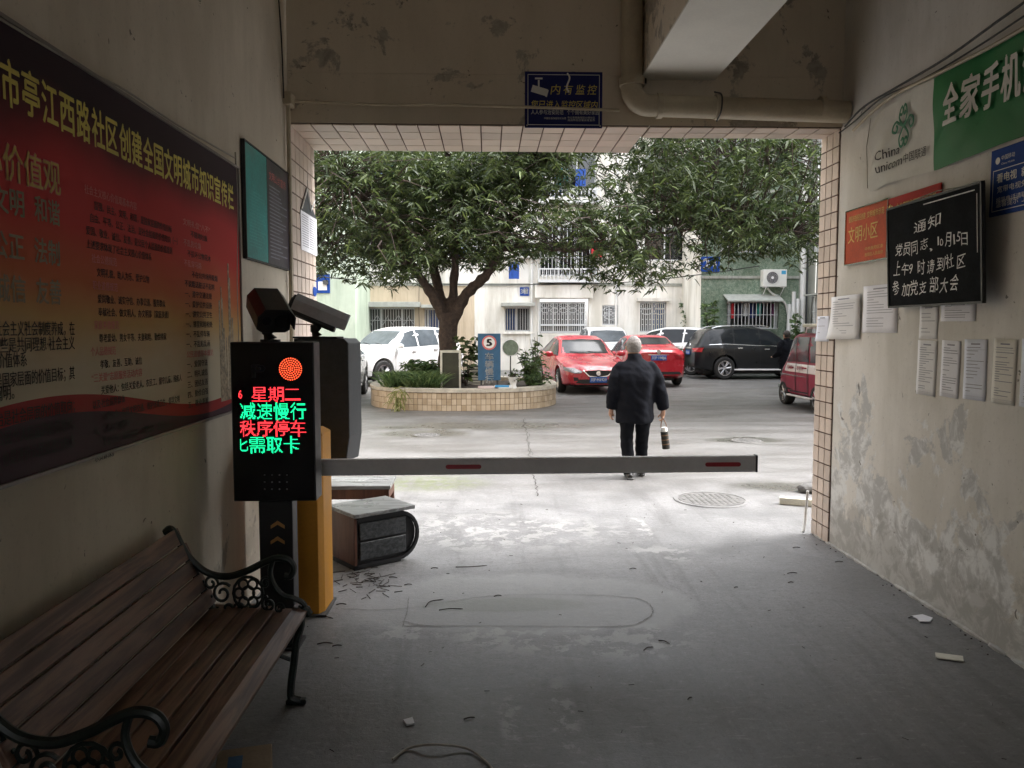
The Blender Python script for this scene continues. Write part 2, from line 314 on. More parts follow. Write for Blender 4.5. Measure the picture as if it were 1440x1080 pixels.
# ------------------------------------------------------------------ mesh helpers
class MB:
    def __init__(s): s.v = []; s.f = []
    def add(s, vs, fs):
        o = len(s.v); s.v += [tuple(a) for a in vs]; s.f += [tuple(i+o for i in f) for f in fs]; return s
    def box(s, c, d, rot=None):
        x, y, z = d[0]/2, d[1]/2, d[2]/2
        vs = [Vector((a*x, b*y, e*z)) for a in (-1, 1) for b in (-1, 1) for e in (-1, 1)]
        if rot is not None: vs = [rot @ a for a in vs]
        vs = [a+Vector(c) for a in vs]
        return s.add(vs, [(0, 1, 3, 2), (4, 6, 7, 5), (0, 4, 5, 1), (2, 3, 7, 6), (0, 2, 6, 4), (1, 5, 7, 3)])
    def b2(s, a, b):
        return s.box([(a[i]+b[i])/2 for i in range(3)], [abs(b[i]-a[i]) for i in range(3)])
    def tube(s, pts, r, n=8, caps=True, ry=None):
        pts = [Vector(p) for p in pts]; k = len(pts)
        rs = r if hasattr(r, '__len__') else [r]*k
        rys = ry if ry is not None else rs
        if not hasattr(rys, '__len__'): rys = [rys]*k
        t0 = (pts[1]-pts[0]).normalized(); up = Vector((0, 0, 1)) if abs(t0.z) < .9 else Vector((0, 1, 0))
        nx = t0.cross(up).normalized(); vs = []
        for i, p in enumerate(pts):
            t = (pts[min(i+1, k-1)]-pts[max(i-1, 0)]).normalized()
            nx = (nx-t*nx.dot(t)).normalized(); ny = t.cross(nx)
            for j in range(n):
                a = 2*math.pi*j/n; vs.append(p+nx*math.cos(a)*rs[i]+ny*math.sin(a)*rys[i])
        fs = [(i*n+j, i*n+(j+1) % n, (i+1)*n+(j+1) % n, (i+1)*n+j) for i in range(k-1) for j in range(n)]
        if caps: fs += [tuple(reversed(range(n))), tuple((k-1)*n+j for j in range(n))]
        return s.add(vs, fs)
    def cyl(s, a, b, r, n=12, r2=None): return s.tube([a, b], [r, r if r2 is None else r2], n)
    def lathe(s, prof, n=24, c=(0, 0, 0), axis='z', closed=False):
        vs = []; k = len(prof)
        for r, h in prof:
            for j in range(n):
                a = 2*math.pi*j/n
                q = (r*math.cos(a), r*math.sin(a), h) if axis == 'z' else (r*math.cos(a), h, r*math.sin(a)) if axis == 'y' else (h, r*math.cos(a), r*math.sin(a))
                vs.append((q[0]+c[0], q[1]+c[1], q[2]+c[2]))
        kk = k if closed else k-1
        fs = [(i*n+j, i*n+(j+1) % n, ((i+1) % k)*n+(j+1) % n, ((i+1) % k)*n+j) for i in range(kk) for j in range(n)]
        if not closed: fs += [tuple(range(n)), tuple((k-1)*n+j for j in range(n))]
        return s.add(vs, fs)
    def loft(s, secs, n=20, caps=True):
        """horizontal ellipses (cx,cy,cz,rx,ry)"""
        vs = []
        for cx, cy, cz, rx, ry in secs:
            for j in range(n):
                a = 2*math.pi*j/n; vs.append((cx+rx*math.cos(a), cy+ry*math.sin(a), cz))
        k = len(secs)
        fs = [(i*n+j, i*n+(j+1) % n, (i+1)*n+(j+1) % n, (i+1)*n+j) for i in range(k-1) for j in range(n)]
        if caps: fs += [tuple(reversed(range(n))), tuple((k-1)*n+j for j in range(n))]
        return s.add(vs, fs)
    def prism(s, poly, y0, y1, axis='y'):
        """polygon in a plane pushed along an axis; poly = (a,b) pairs"""
        def P(a, b, t): return {'y': (a, t, b), 'x': (t, a, b), 'z': (a, b, t)}[axis]
        k = len(poly); vs = [P(a, b, y0) for a, b in poly]+[P(a, b, y1) for a, b in poly]
        return s.add(vs, [tuple(range(k)), tuple(reversed(range(k, 2*k)))]+[(i, (i+1) % k, k+(i+1) % k, k+i) for i in range(k)])
    def build(s, name, m, parent=None, smooth=False, bevel=0, fix=True, seg=1):
        me = bpy.data.meshes.new(name); me.from_pydata(s.v, [], s.f); me.update()
        if fix or bevel:
            bm = bmesh.new(); bm.from_mesh(me)
            if fix: bmesh.ops.recalc_face_normals(bm, faces=bm.faces)
            if bevel:
                es = [e for e in bm.edges if len(e.link_faces) == 2 and e.calc_face_angle(0) > .5]
                bmesh.ops.bevel(bm, geom=es, offset=bevel, segments=seg, affect='EDGES', profile=.5)
            bm.to_mesh(me); bm.free()
        return link(name, me, m, parent, smooth)
def link(name, me, m, parent=None, smooth=False):
    if m is not None and not me.materials: me.materials.append(m if not isinstance(m, str) else M[m])
    if smooth:
        me.polygons.foreach_set('use_smooth', [True]*len(me.polygons))
        try: me.set_sharp_from_angle(angle=R(38))
        except Exception: pass
    o = bpy.data.objects.new(name, me); COL.objects.link(o)
    if parent is not None: o.parent = parent
    return o
def tag(o, label=None, cat=None, group=None, kind=None):
    for k, v in (('label', label), ('category', cat), ('group', group), ('kind', kind)):
        if v: o[k] = v
    return o
def thing(name, label, cat, loc=(0, 0, 0), rz=0, group=None):
    o = bpy.data.objects.new(name, None); COL.objects.link(o); o.location = loc; o.rotation_euler = (0, 0, rz); o.empty_display_size = .1
    return tag(o, label, cat, group)
def struct(name, mb, m, parent=None, **k):
    o = mb.build(name, m, parent, **k)
    if parent is None: o['kind'] = 'structure'
    return o
def evalmesh(o):
    dg = bpy.context.evaluated_depsgraph_get(); me = bpy.data.meshes.new_from_object(o.evaluated_get(dg)); return me
def remesh(mb, vox, smooth_it=3, disp=None):
    me = bpy.data.meshes.new('r'); me.from_pydata(mb.v, [], mb.f)
    bm = bmesh.new(); bm.from_mesh(me); bmesh.ops.recalc_face_normals(bm, faces=bm.faces); bm.to_mesh(me); bm.free()
    o = bpy.data.objects.new('r', me); COL.objects.link(o)
    md = o.modifiers.new('m', 'REMESH'); md.mode = 'VOXEL'; md.voxel_size = vox
    if smooth_it: sm = o.modifiers.new('s', 'SMOOTH'); sm.iterations = smooth_it; sm.factor = .5
    me2 = evalmesh(o); bpy.data.objects.remove(o)
    if disp:
        me2.update(); no = [tuple(x.normal) for x in me2.vertices]
        for vv, n_ in zip(me2.vertices, no): vv.co += Vector(n_)*disp(vv.co)
    return me2
def crv(P, n=8):
    """Catmull-Rom through points"""
    P = [Vector(p) for p in P]; Q = [P[0]*2-P[1]]+P+[P[-1]*2-P[-2]]; out = []
    for i in range(1, len(Q)-2):
        for j in range(n):
            t = j/n; a, b, c, d = Q[i-1], Q[i], Q[i+1], Q[i+2]
            out.append(.5*((2*b)+(c-a)*t+(2*a-5*b+4*c-d)*t*t+(3*b-a-3*c+d)*t**3))
    return out+[P[-1]]
def frame(o, org, side, off=.0):
    """wall frame: local x = reading direction, y = up, z = out of the wall"""
    ax = {'L': ((0, 1, 0), (0, 0, 1), (1, 0, 0)), 'R': ((0, -1, 0), (0, 0, 1), (-1, 0, 0)), 'F': ((1, 0, 0), (0, 0, 1), (0, -1, 0)), 'B': ((-1, 0, 0), (0, 0, 1), (0, 1, 0))}[side]
    m = Matrix(ax).transposed().to_4x4(); m.translation = Vector(org)+Vector(ax[2])*off
    o.matrix_world = m; return o
_tc = {}
def glyphs(s, bold=0):
    k = (s, bold)
    if k not in _tc:
        c = bpy.data.curves.new('t', 'FONT'); c.body = s; c.resolution_u = 2; c.size = 1; c.offset = bold
        o = bpy.data.objects.new('t', c); COL.objects.link(o); me = evalmesh(o)
        vs = [tuple(v.co) for v in me.vertices]; fs = [tuple(p.vertices) for p in me.polygons]
        bpy.data.objects.remove(o); bpy.data.meshes.remove(me); bpy.data.curves.remove(c); _tc[k] = (vs, fs)
    return _tc[k]
def text(mb, s, x, y, h, w=None, bold=0, z=.003, sx=1.0, slant=0, disp=None):
    """lay a line with its lower left corner at x,y, glyph height h"""
    vs, fs = glyphs(s, 0)
    if not vs: return
    x0 = min(v[0] for v in vs); x1 = max(v[0] for v in vs); y0, hh = -.12, .98
    k = h/hh; kx = k*sx if w is None else w/max(1e-6, x1-x0)
    b_ = max(0, bold)*1.1
    for n_, (dx, dy) in enumerate(((0, 0),) if b_ == 0 else ((-b_, 0), (b_, 0)) if b_ < .018 else ((-b_, -b_*.5), (b_, -b_*.5), (0, b_*.8))):
        q = []
        for v in vs:
            a, b = x+(v[0]+dx-x0)*kx, y+(v[1]+dy-y0)*k; a += (b-y)*slant
            q.append((a, b, z+n_*.00012+(disp(a, b) if disp else 0)))
        mb.add(q, fs)
def lettering(parent, m, lines, z=.003, disp=None, name='lettering', **k):
    mb = MB()
    for l in lines:
        text(mb, *l[:4], **{'w': l[4] if len(l) > 4 else None, 'bold': l[5] if len(l) > 5 else 0, 'z': z, 'disp': disp, **k})
    return mb.build(name, m, parent, fix=False)
def board(o, w, h, m, t=.012, name='board', z0=0, bevel=.002):
    return MB().b2((0, 0, z0), (w, h, z0+t)).build(name, m, o, bevel=bevel)

# ------------------------------------------------------------------ the setting
ZC = 4.4
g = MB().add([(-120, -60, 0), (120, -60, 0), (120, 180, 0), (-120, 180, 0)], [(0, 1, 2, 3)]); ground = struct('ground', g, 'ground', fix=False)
wl = struct('wall_left', MB().b2((XL-.3, -9, 0), (XL, 6.6, ZC)), 'wall_l')
wr = struct('wall_right', MB().b2((XR, -9, 0), (XR+.3, 6.14, ZC)), 'wall_r')
struct('wall_behind', MB().b2((XL-.3, -9.3, 0), (-.9, -9.002, ZC)).b2((2.1, -9.3, 0), (XR+.3, -9.002, ZC)).b2((-.9, -9.3, 2.9), (2.1, -9.002, ZC)), 'wall_l')  # opening at the unseen back end, added to bring in fill light
struct('ceiling', MB().b2((XL-.3, -9.3, ZC+.002), (XR+.3, 5.79, ZC+.25)), 'beam_face')
ZL = 3.13
lint = struct('lintel', MB().b2((XL+.002, YO, ZL), (1.19, 6.64, ZL+.35)).b2((1.192, YO, ZL), (XR-.002, 6.13, ZL+.35)).b2((XL+.002, YO, ZL+.352), (XR-.002, 6.13, ZC)), 'beam_face')
# storeys of the same building above and beside the passage
struct('facade', MB().b2((-16, 6.15, ZC+.26), (16, 6.45, 8.5)).b2((-16, 6.15, 0), (XL-.305, 6.6, ZC+.25)).b2((XR+.305, 5.85, 0), (16, 6.14, ZC+.25)), 'b_beige')
# hanging beam under the ceiling, pale underside
struct('ceiling_beam', MB().b2((1.12, -4, 3.47), (1.66, 5.795, ZC-.002)), 'beam_face')
struct('beam_soffit', MB().b2((1.12, -4, 3.455), (1.66, 5.795, 3.468)), 'beam_white')

def tiles(parent, org, du, dv, nrm, nu, nv, su, sv, m, gap=.010, skip=None):
    """individual tiles with recessed joints"""
    du, dv, nrm = Vector(du), Vector(dv), Vector(nrm)
    mb = MB(); mb.box((0, 0, 0), (su-gap, sv-gap, .008)); proto = None
    rot = Matrix((du, dv, nrm)).transposed().to_4x4()
    for i in range(nu):
        for j in range(nv):
            if skip and skip(i, j): continue
            if proto is None:
                o = mb.build('tile', m, parent, bevel=.0012); proto = o
            else:
                o = proto.copy(); COL.objects.link(o); o.parent = parent
            t = Euler((random.gauss(0, .006), random.gauss(0, .006), 0)).to_matrix().to_4x4()
            mm = rot @ t; mm.translation = Vector(org)+du*((i+.5)*su)+dv*((j+.5)*sv)+nrm*.0045; o.matrix_local = mm
def grout(parent, a, b): return MB().b2(a, b).build('grout_bed', 'grout', parent)
grout(lint, (XL+.004, YO+.004, ZL-.004), (1.186, 6.636, ZL-.001)); grout(lint, (1.196, YO+.004, ZL-.004), (XR-.006, 6.126, ZL-.001))
tiles(lint, (XL+.006, YO+.004, ZL-.004), (1, 0, 0), (0, 1, 0), (0, 0, -1), 17, 4, .1536, .208, M['tile'])
tiles(lint, (1.196, YO+.004, ZL-.004), (1, 0, 0), (0, 1, 0), (0, 0, -1), 9, 2, .1575, .16, M['tile'])
grout(wl, (XL+.001, YO+.02, 0), (XL+.004, 6.597, ZL-.006)); grout(wr, (XR-.004, YO+.02, 0), (XR-.001, 6.137, ZL-.006))
tiles(wl, (XL+.004, YO+.02, .002), (0, 1, 0), (0, 0, 1), (1, 0, 0), 6, 26, .1295, .12, M['tile2'])
tiles(wr, (XR-.004, YO+.02, .002), (0, 1, 0), (0, 0, 1), (-1, 0, 0), 3, 26, .1056, .12, M['tile2'])

# pipes and cables fixed inside the passage
t = thing('drain_pipe', 'thick cream plastic pipe with an elbow fixed on the beam over the opening', 'pipe')
pz = onY(890, 148, 5.71).z; px0 = onY(889, 60, 5.71).x
a_ = [(px0, 5.71, ZC), (px0, 5.71, pz+.12)]+[(px0+.12-.12*math.cos(k*math.pi/12), 5.71, pz+.12-.12*math.sin(k*math.pi/12)) for k in range(1, 7)]+[(XR-.01, 5.71, pz-.035)]
MB().tube(a_, .078, 18).build('pipe', 'pvc', t, smooth=True)
for x in (px0+.20, 1.66, 2.42): MB().lathe([(.084, -.02), (.090, -.018), (.090, .018), (.084, .02)], 18, (x, 5.71, pz-.012*(x-px0)), 'x').build('collar', 'pvc', t, smooth=True)
MB().lathe([(.084, -.03), (.092, -.028), (.092, .028), (.084, .03)], 18, (px0, 5.71, pz+.16), 'z').build('collar', 'pvc', t, smooth=True)
MB().tube(crv([(1.66, 5.78, pz+.12), (1.665, 5.62, pz+.05), (1.66, 5.61, pz-.06), (1.655, 5.7, pz-.11)]), .006, 6).build('tie_wire', 'cable', t)
cz = onY(600, 148, 5.77).z
o = MB().tube([(XL+.03, 5.765, cz+.02), (XL+.6, 5.765, cz), (-.2, 5.765, cz+.004), (px0-.08, 5.765, cz-.025)], .011, 8).build('conduit', 'pvc', None, smooth=True)
tag(o, 'thin horizontal conduit crossing the small camera warning sign', 'conduit')
o = MB().tube([(XL+.028, 5.70, cz+.02), (XL+.028, 5.70, 2.6), (XL+.026, 5.68, 1.5), (XL+.028, 5.70, .3)], .016, 8).build('conduit', 'pvc', None, smooth=True)
tag(o, 'upright pale conduit on the left wall beside the teal notice board', 'conduit')
o = MB().b2((XL+.002, 5.66, cz-.03), (XL+.06, 5.79, cz+.06)).build('junction_box', 'pvc', None, bevel=.006)
tag(o, 'small plastic junction box in the upper left corner of the passage', 'junction box')
o = MB().tube([(px0+.11, 5.77, ZC), (px0+.105, 5.77, 3.8), (px0+.11, 5.768, 3.42)], .010, 6).build('cable', 'cable', None, smooth=True)
tag(o, 'black cable hanging down beside the thick drain pipe', 'cable')
def wallcable(pts, X, r, m, label):
    P = [onX(u, v, X) for u, v in pts]; o = MB().tube(crv(P, 6), r, 6).build('cable', m, None, smooth=True); tag(o, label, 'cable')
wallcable([(1188, 178), (1215, 150), (1262, 122), (1330, 82), (1400, 32), (1500, -40), (1700, -190)], XR-.05, .007, 'cable', 'upper black cable running above the white and green banner')
wallcable([(1180, 187), (1200, 172), (1240, 138), (1290, 115), (1345, 84), (1420, 36), (1500, -20), (1700, -170)], XR-.03, .005, 'cable', 'thin black cable drooping just over the top edge of the banner')
wallcable([(1200, 183), (1226, 158), (1262, 131), (1330, 98), (1400, 62), (1500, 4), (1700, -115)], XR-.045, .011, 'pvc', 'pale rod along the top edge of the white and green banner')
wallcable([(-300, -190), (-60, -12), (110, 92), (178, 128), (250, 176), (330, 222)], XL+.02, .004, 'wire', 'thin wire on the left wall just over the large red poster')
wallcable([(331, 214), (334, 300), (333, 400), (336, 520), (333, 600)], XL+.015, .005, 'wire', 'thin upright wire beside the right edge of the large red poster')
wallcable([(392, 0), (396, 60), (399, 138)], XL+.015, .005, 'cable', 'dark cable in the upper left corner above the junction box')

# ------------------------------------------------------------------ big red poster on the left wall
def poster_mat(Wd, Hd):
    m, nt, p = newmat('poster print'); v = coords(nt); sp = N(nt, 'SeparateXYZ'); L(nt, v, sp.inputs[0]); x, y = sp.outputs[0], sp.outputs[1]
    n = noise(nt, v, 1.3, 3); yy = mth(nt, 'ADD', mth(nt, 'DIVIDE', y, Hd), mth(nt, 'MULTIPLY', mth(nt, 'SUBTRACT', n, .5), .16))
    r = N(nt, 'ValToRGB'); L(nt, yy, r.inputs[0]); e = r.color_ramp.elements
    e[0].position = 0; e[0].color = (.58, .52, .40, 1); e[1].position = 1; e[1].color = (.035, .017, .026, 1)
    for ps, cl in ((.24, (.58, .50, .36)), (.36, (.58, .36, .14)), (.46, (.56, .15, .055)), (.60, (.60, .05, .045)), (.72, (.54, .04, .045)), (.82, (.15, .02, .026)), (.90, (.028, .012, .018))):
        q = e.new(ps); q.color = (*cl, 1)
    wv = mth(nt, 'ADD', mth(nt, 'MULTIPLY', mth(nt, 'SINE', mth(nt, 'ADD', mth(nt, 'MULTIPLY', x, 2.1), -2.6)), .075), .17)
    c = mixc(nt, mth(nt, 'LESS_THAN', y, wv), r.outputs[0], (.34, .02, .02)); c = mixc(nt, mth(nt, 'LESS_THAN', y, mth(nt, 'SUBTRACT', mth(nt, 'MULTIPLY', wv, .95), .05)), c, (.055, .022, .035))
    L(nt, c, p.inputs['Base Color']); p.inputs['Roughness'].default_value = .62; p.inputs['Specular IOR Level'].default_value = .22; bump(nt, p, noise(nt, v, 2.2, 3), .12, .02); return m
PY0, PY1 = .55, onX(330, 228, XL).y
pz0, pz1 = 1.185, 2.565
PW, PH = PY1-PY0, pz1-pz0
po = thing('poster', 'huge red and yellow community poster covering the left wall above the bench', 'poster')
frame(po, (XL, PY0, pz0), 'L', .004)
MB().b2((0, 0, 0), (PW, PH, .012)).build('panel', poster_mat(PW, PH), po)
for a, b in (((0, PH-.012, .012), (PW, PH, .022)), ((0, 0, .012), (PW, .012, .022)), ((PW-.012, .012, .012), (PW, PH-.012, .022))): MB().b2(a, b).build('frame', 'foam', po)
def W(u, v, X=XL):   # wall point -> poster frame
    p = onX(u, v, X); return p.y-PY0, p.z-pz0
ttl = '德阳市亭江西路社区创建全国文明城市知识宣传栏'
xr, _ = W(325, 285); x2, _ = W(2, 180)
n_vis = 20; pit = (xr-x2)/(n_vis-.2)
tb = MB()
for i, ch in enumerate(ttl):
    x = xr-(len(ttl)-i)*pit; text(tb, ch, x, PH-.265-.0*i, .145, w=pit*.86, bold=.022, z=.0135)
tb.build('title', 'yel2', po, fix=False)
xa, ya = W(0, 275)
hd = MB()
for s, u, v, hh in (('社会主义核心价值观', 78, 278, .115),):
    xe, ye = W(u, v); text(hd, s, xe-len(s)*.104, ye, hh, w=len(s)*.104, bold=.035, z=.0130)
hd.build('heading', 'pinkpr', po, fix=False)
hd = MB(); s = '社会主义核心价值观'; xe, ye = W(78, 278); text(hd, s, xe-len(s)*.104, ye, .115, w=len(s)*.104, bold=.006, z=.0142); hd.build('heading', 'yel', po, fix=False)
vals = MB()
for (a, b), (u, v) in zip((('富强  民主  文明', '和谐'), ('自由  平等  公正', '法制'), ('爱国  敬业  诚信', '友善')), ((78, 320), (78, 376), (80, 430))):
    xe, ye = W(u, v); cw = .072
    text(vals, b, xe-2*cw-.004, ye, .085, w=2*cw, bold=.02, z=.0135); text(vals, a, xe-2*cw-.06-8.0*cw, ye, .085, w=8*cw, bold=.02, z=.0135)
vals.build('lettering', pm('grey gold print', (.26, .20, .11), .5), po, fix=False)
def block(lines, u0, v0, u1, dv, h, m, dx=0.0, cw=None):
    """lines of body text; first baseline at (u0,v0), stepping down by real pitch"""
    x0, y0 = W(u0, v0); x1, _ = W(u1, v0); mb = MB(); mb2 = MB()
    n = max(len(l.strip('#')) for l in lines); cw = cw or (x1-x0)/n
    for i, l in enumerate(lines):
        red = l.startswith('#'); l = l.strip('#'); sp = len(l)-len(l.lstrip('　')); l = l.lstrip('　')
        if l: text(mb2 if red else mb, l, x0+sp*cw, y0-i*dv, h, w=len(l)*cw*.97, bold=.012, z=.0135)
    if mb.v: mb.build('lettering', m, po, fix=False)
    if mb2.v: mb2.build('lettering', 'redpr' if v0 > 430 else 'pinkpr', po, fix=False)
xq, yq = W(0, 470); 
T1 = ['　富强、民主、文明、和谐在社会主义社会制度养成，在', '坚持“这些是共同理想·社会主义', '核心价值体系', '　　富强民主文明和谐是国家层面的价值目标；其', '道德规范阐明。', '　　自由平等公正法治是社会层面的价值取向；', '　爱国敬业诚信友善是公民个人层面的价值准则，', '是基本准则，也是评价公民道德行为选']
cw = .0365
for i, (l, v) in enumerate(zip(T1, (470, 490, 514, 532, 560, 578, 602, 627))):
    l = l.strip('　'); xe, ye = W(98 if i not in (2, 4) else (30 if i == 2 else 12), v+2); mb = MB(); w_ = len(l)*cw
    text(mb, l, xe-w_, ye, .048, w=w_, bold=.012, z=.0135); mb.build('lettering', 'inkd', po, fix=False)
block(['#社会主义核心价值观基本内容', '　　富强、民主、文明、和谐，是国家层面的价值目标', '　自由、平等、公正、法治，是社会层面的价值取向（一）', '爱国、敬业、诚信、友善，是公民个人层面的价值准则', '上述要求体现了社会主义核心价值体系', '#　社会公德规范', '　　文明礼貌、助人为乐、爱护公物', '#　职业道德规范', '　　爱岗敬业、诚实守信、办事公道、服务群众', '　　奉献社会、做文明人、办文明事（家庭美德）', '#　家庭美德规范', '　　尊老爱幼、男女平等、夫妻和睦、勤俭持家', '#个人品德规范', '　　孝敬、友善、互助、诚信', '#“三关爱”志愿服务活动内容', '　　关爱他人：包括关爱老人、农民工、留守儿童、残疾人', '以及社会弱势群体', '　　关爱社会：包括文明交通、维护环境卫生、倡导文明', '风、文化体育服务等', '　　关爱自然：植绿护绿、节能减排、低碳生活', '水资源保护'], 112, 272, 245, .0478, .034, M['inkd'])
block(['#文明礼仪“八不”', '　　不随地吐痰', '#不乱扔垃圾', '　不损坏公物花木', '#不乱穿马路', '　　不在公共场所吸烟', '不说粗话脏话不起哄', '一、遵守交通法规', '一、爱护公共设施', '一、讲究公共卫生', '一、邻里和睦相处', '一、不乱停车辆', '一、不乱贴乱画', '#公民道德基本规范', '一、爱国守法', '二、明礼诚信', '三、团结友善', '四、勤俭自强', '五、敬业奉献'], 252, 316, 300, .0478, .034, M['inkd'])
# little crowd-of-houses picture at the poster's right edge
mb = MB(); xb, yb = W(308, 570)
for i in range(26):
    x = xb+random.uniform(-.02, .20); h = random.uniform(.05, .75)*random.uniform(.3, 1); mb.b2((x, yb+.02, .0122), (x+random.uniform(.012, .03), yb+.05+h, .0129+i*2e-5))
mb.build('picture', pm('printed picture', (.30, .24, .16), .5, .6, 30), po)

# teal and dark notice board
y0 = onX(338, 198, XL).y; y1 = onX(400, 244, XL).y; ym = onX(371, 300, XL).y
t = thing('notice_board', 'teal and dark purple notice board on the left wall near the opening', 'notice board'); frame(t, (XL, y0, 2.07), 'L', .003)
MB().b2((0, 0, 0), (ym-y0, .67, .02)).build('teal_panel', 'teal', t, bevel=.002); MB().b2((ym-y0+.002, 0, 0), (y1-y0, .67, .02)).build('dark_panel', 'dark_board', t, bevel=.002)
mb = MB(); mb.b2((-.01, -.01, -.001), (y1-y0+.01, 0, .024)).b2((-.01, .67, -.001), (y1-y0+.01, .68, .024)).b2((-.01, 0, -.001), (0, .67, .024)); mb.build('frame', 'black', t)
mb = MB(); mw = ym-y0
for i in range(20): mb.b2((mw+.05, .50-i*.024, .0205), (mw+.05+(y1-ym-.09)*random.uniform(.5, 1), .508-i*.024, .0212))
mb.build('lettering', 'ink', t); lettering(t, 'pinkpr', [('文明公约宣传', mw+.05, .54, .06, y1-ym-.12)], z=.0212)
mb = MB()
for i in range(18): mb.b2((.06, .40-i*.019, .0205), (.06+random.uniform(.2, .36), .404-i*.019, .0212))
mb.build('lettering', pm('pale teal print', (.12, .42, .40), .5), t)

# house shaped calendar and sticker on the left reveal
t = thing('hanging_notice', 'small house shaped paper notice hung on the left tiled reveal', 'notice'); p = onX(424, 350, XL+.02); p1 = onX(446, 360, XL+.02)
frame(t, (XL+.014, p.y, 2.25), 'L', .0); ww = p1.y-p.y
MB().b2((0, 0, 0), (ww, .30, .006)).build('sheet', 'paper', t); MB().prism([(0.0, .302), (ww, .302), (ww*.62, .40), (ww*.38, .50)], 0, .006, 'z').build('roof_card', 'dgrey', t)
mb = MB()
for i in range(14): mb.b2((.04, .27-i*.018, .0062), (ww*.46, .275-i*.018, .0068)); mb.b2((ww*.54, .27-i*.018, .0062), (ww-.05, .275-i*.018, .0068))
mb.build('lettering', 'ink', t); MB().tube([(ww*.4, .49, .01), (ww*.4, .56, .01)], .003, 5).build('string', 'wire', t)
mb = MB().tube([(0.01, .31, .012), (ww*.38, .49, .012), (ww*.6, .34, .012), (ww*.85, .44, .012)], .006, 5); mb.build('trim', 'white', t)
o = MB().prism([(.07*math.cos(a), .04*math.sin(a)) for a in [k*math.pi/10 for k in range(20)]], 0, .003, 'z').build('sticker', 'blue', None); frame(o, (XL+.014, onX(440, 410, XL).y, onX(440, 410, XL).z), 'L'); tag(o, 'small blue oval sticker low on the left tiled reveal', 'sticker')

# camera warning sign over the opening
a = onY(738, 180, YO); b = onY(847, 102, YO)
t = thing('warning_sign', 'small dark blue camera surveillance sign on the beam over the opening', 'sign'); frame(t, (a.x, YO, a.z), 'F', .002); w_, h_ = b.x-a.x, b.z-a.z
board(t, w_, h_, 'navy', .008)
mb = MB(); e = .02; mb.b2((e, e, .0082), (w_-e, e+.004, .009)).b2((e, h_-e-.004, .0082), (w_-e, h_-e, .009)).b2((e, e+.005, .0082), (e+.004, h_-e-.005, .009)).b2((w_-e-.004, e+.005, .0082), (w_-e, h_-e-.005, .009)); mb.build('border', 'white', t)
q = Matrix.Rotation(R(-16), 3, 'Z'); mb = MB().box((.105, h_-.135, .009), (.115, .05, .001), q).box((.16, h_-.155, .0095), (.012, .05, .001), q).box((.10, h_-.085, .0095), (.012, .05, .001)).box((.10, h_-.05, .0098), (.055, .012, .001)); mb.build('camera_symbol', 'white', t)
lettering(t, 'yel2', [('内', .185, h_-.165, .075, .065), ('有', .275, h_-.165, .075, .065), ('监', .365, h_-.165, .075, .065), ('控', .45, h_-.165, .075, .065), ('您已进入监控区域内', .04, h_-.265, .062, w_-.08)], z=.0095, slant=.15)
lettering(t, 'white', [('人人参与治安防范', .045, .093, .036, .235), ('个个拥有美好家园', .305, .093, .036, .235), ('中国社会治安综合治理', .14, .060, .016, .16), ('市公安局旌阳区分局社区', .31, .066, .016, .2), ('派出所社区警务室宣传', .31, .048, .016, .2)], z=.0095)
for x, y in ((.015, .015), (w_-.015, .015)): MB().cyl((x, y, .008), (x, y, .013), .006, 8).build('screw', 'chrome', t)
o = MB().tube(crv([onY(798, 103, 5.78), onY(801, 110, 5.77), onY(797, 122, 5.775), onY(800, 130, 5.785)], 5), .006, 6).build('wire_scrap', 'white', None); tag(o, 'short white wire scrap hanging over the camera warning sign', 'wire')

# ------------------------------------------------------------------ things on the right wall
def rW(u, v, X=XR): p = onX(u, v, X); return p
def rboard(name, label, cat, tl, br_u, h=None, off=.003, bot=None, tilt=0):
    """origin at lower left as seen; tl=(u,v) top left, bot = v of the lower left, br_u = u of the right side"""
    p = rW(*tl, XR-off); q = rW(tl[0], bot, XR-off); r = rW(br_u, 400, XR-off)
    t = thing(name, label, cat); frame(t, (XR-off, p.y, q.z), 'R'); 
    if tilt: t.matrix_world = t.matrix_world @ Matrix.Rotation(R(tilt), 4, 'Z')
    return t, p.y-r.y, p.z-q.z
# banner
y0 = rW(1228, 269).y; BL = y0-2.3; zb = 2.575; BH = .53
t = thing('banner', 'long white and green telecom advertising banner high on the right wall', 'banner'); frame(t, (XR, y0, zb), 'R', .02)
def bdisp(x, y):
    f = math.exp(-x*2.2); return .012*math.sin(x*7+y*5)+.016*f*math.sin((y*1.6-x*1.3)*13)+.004*math.sin(x*15)
split = y0-rW(1316, 200).y
def cloth(x0, x1, name, m):
    nx = int((x1-x0)/.02)+2; ny = 28; vs = []
    for i in range(nx):
        x = x0+(x1-x0)*i/(nx-1)
        for j in range(ny):
            y = BH*j/(ny-1); sag = -.05*math.exp(-x*3.5)*(j/(ny-1))
            vs.append((x, y+sag+.008*math.sin(x*5), bdisp(x, y)))
    fs = [(i*ny+j, (i+1)*ny+j, (i+1)*ny+j+1, i*ny+j+1) for i in range(nx-1) for j in range(ny-1)]
    return MB().add(vs, fs).build(name, m, t, smooth=True, fix=False)
cloth(0, split, 'white_cloth', 'banner_w'); cloth(split, BL, 'green_cloth', 'green_b')
mb = MB(); lx, ly, rr = split*.56, .335, .05       # knot logo made of looped ribbon
def rib(pts):
    P = crv([(lx+a*rr, ly+b*rr*1.05, 0) for a, b in pts], 7)
    mb.tube([(q.x, q.y, .016+bdisp(q.x, q.y)) for q in P], .0085, 6, ry=[.002]*len(P))
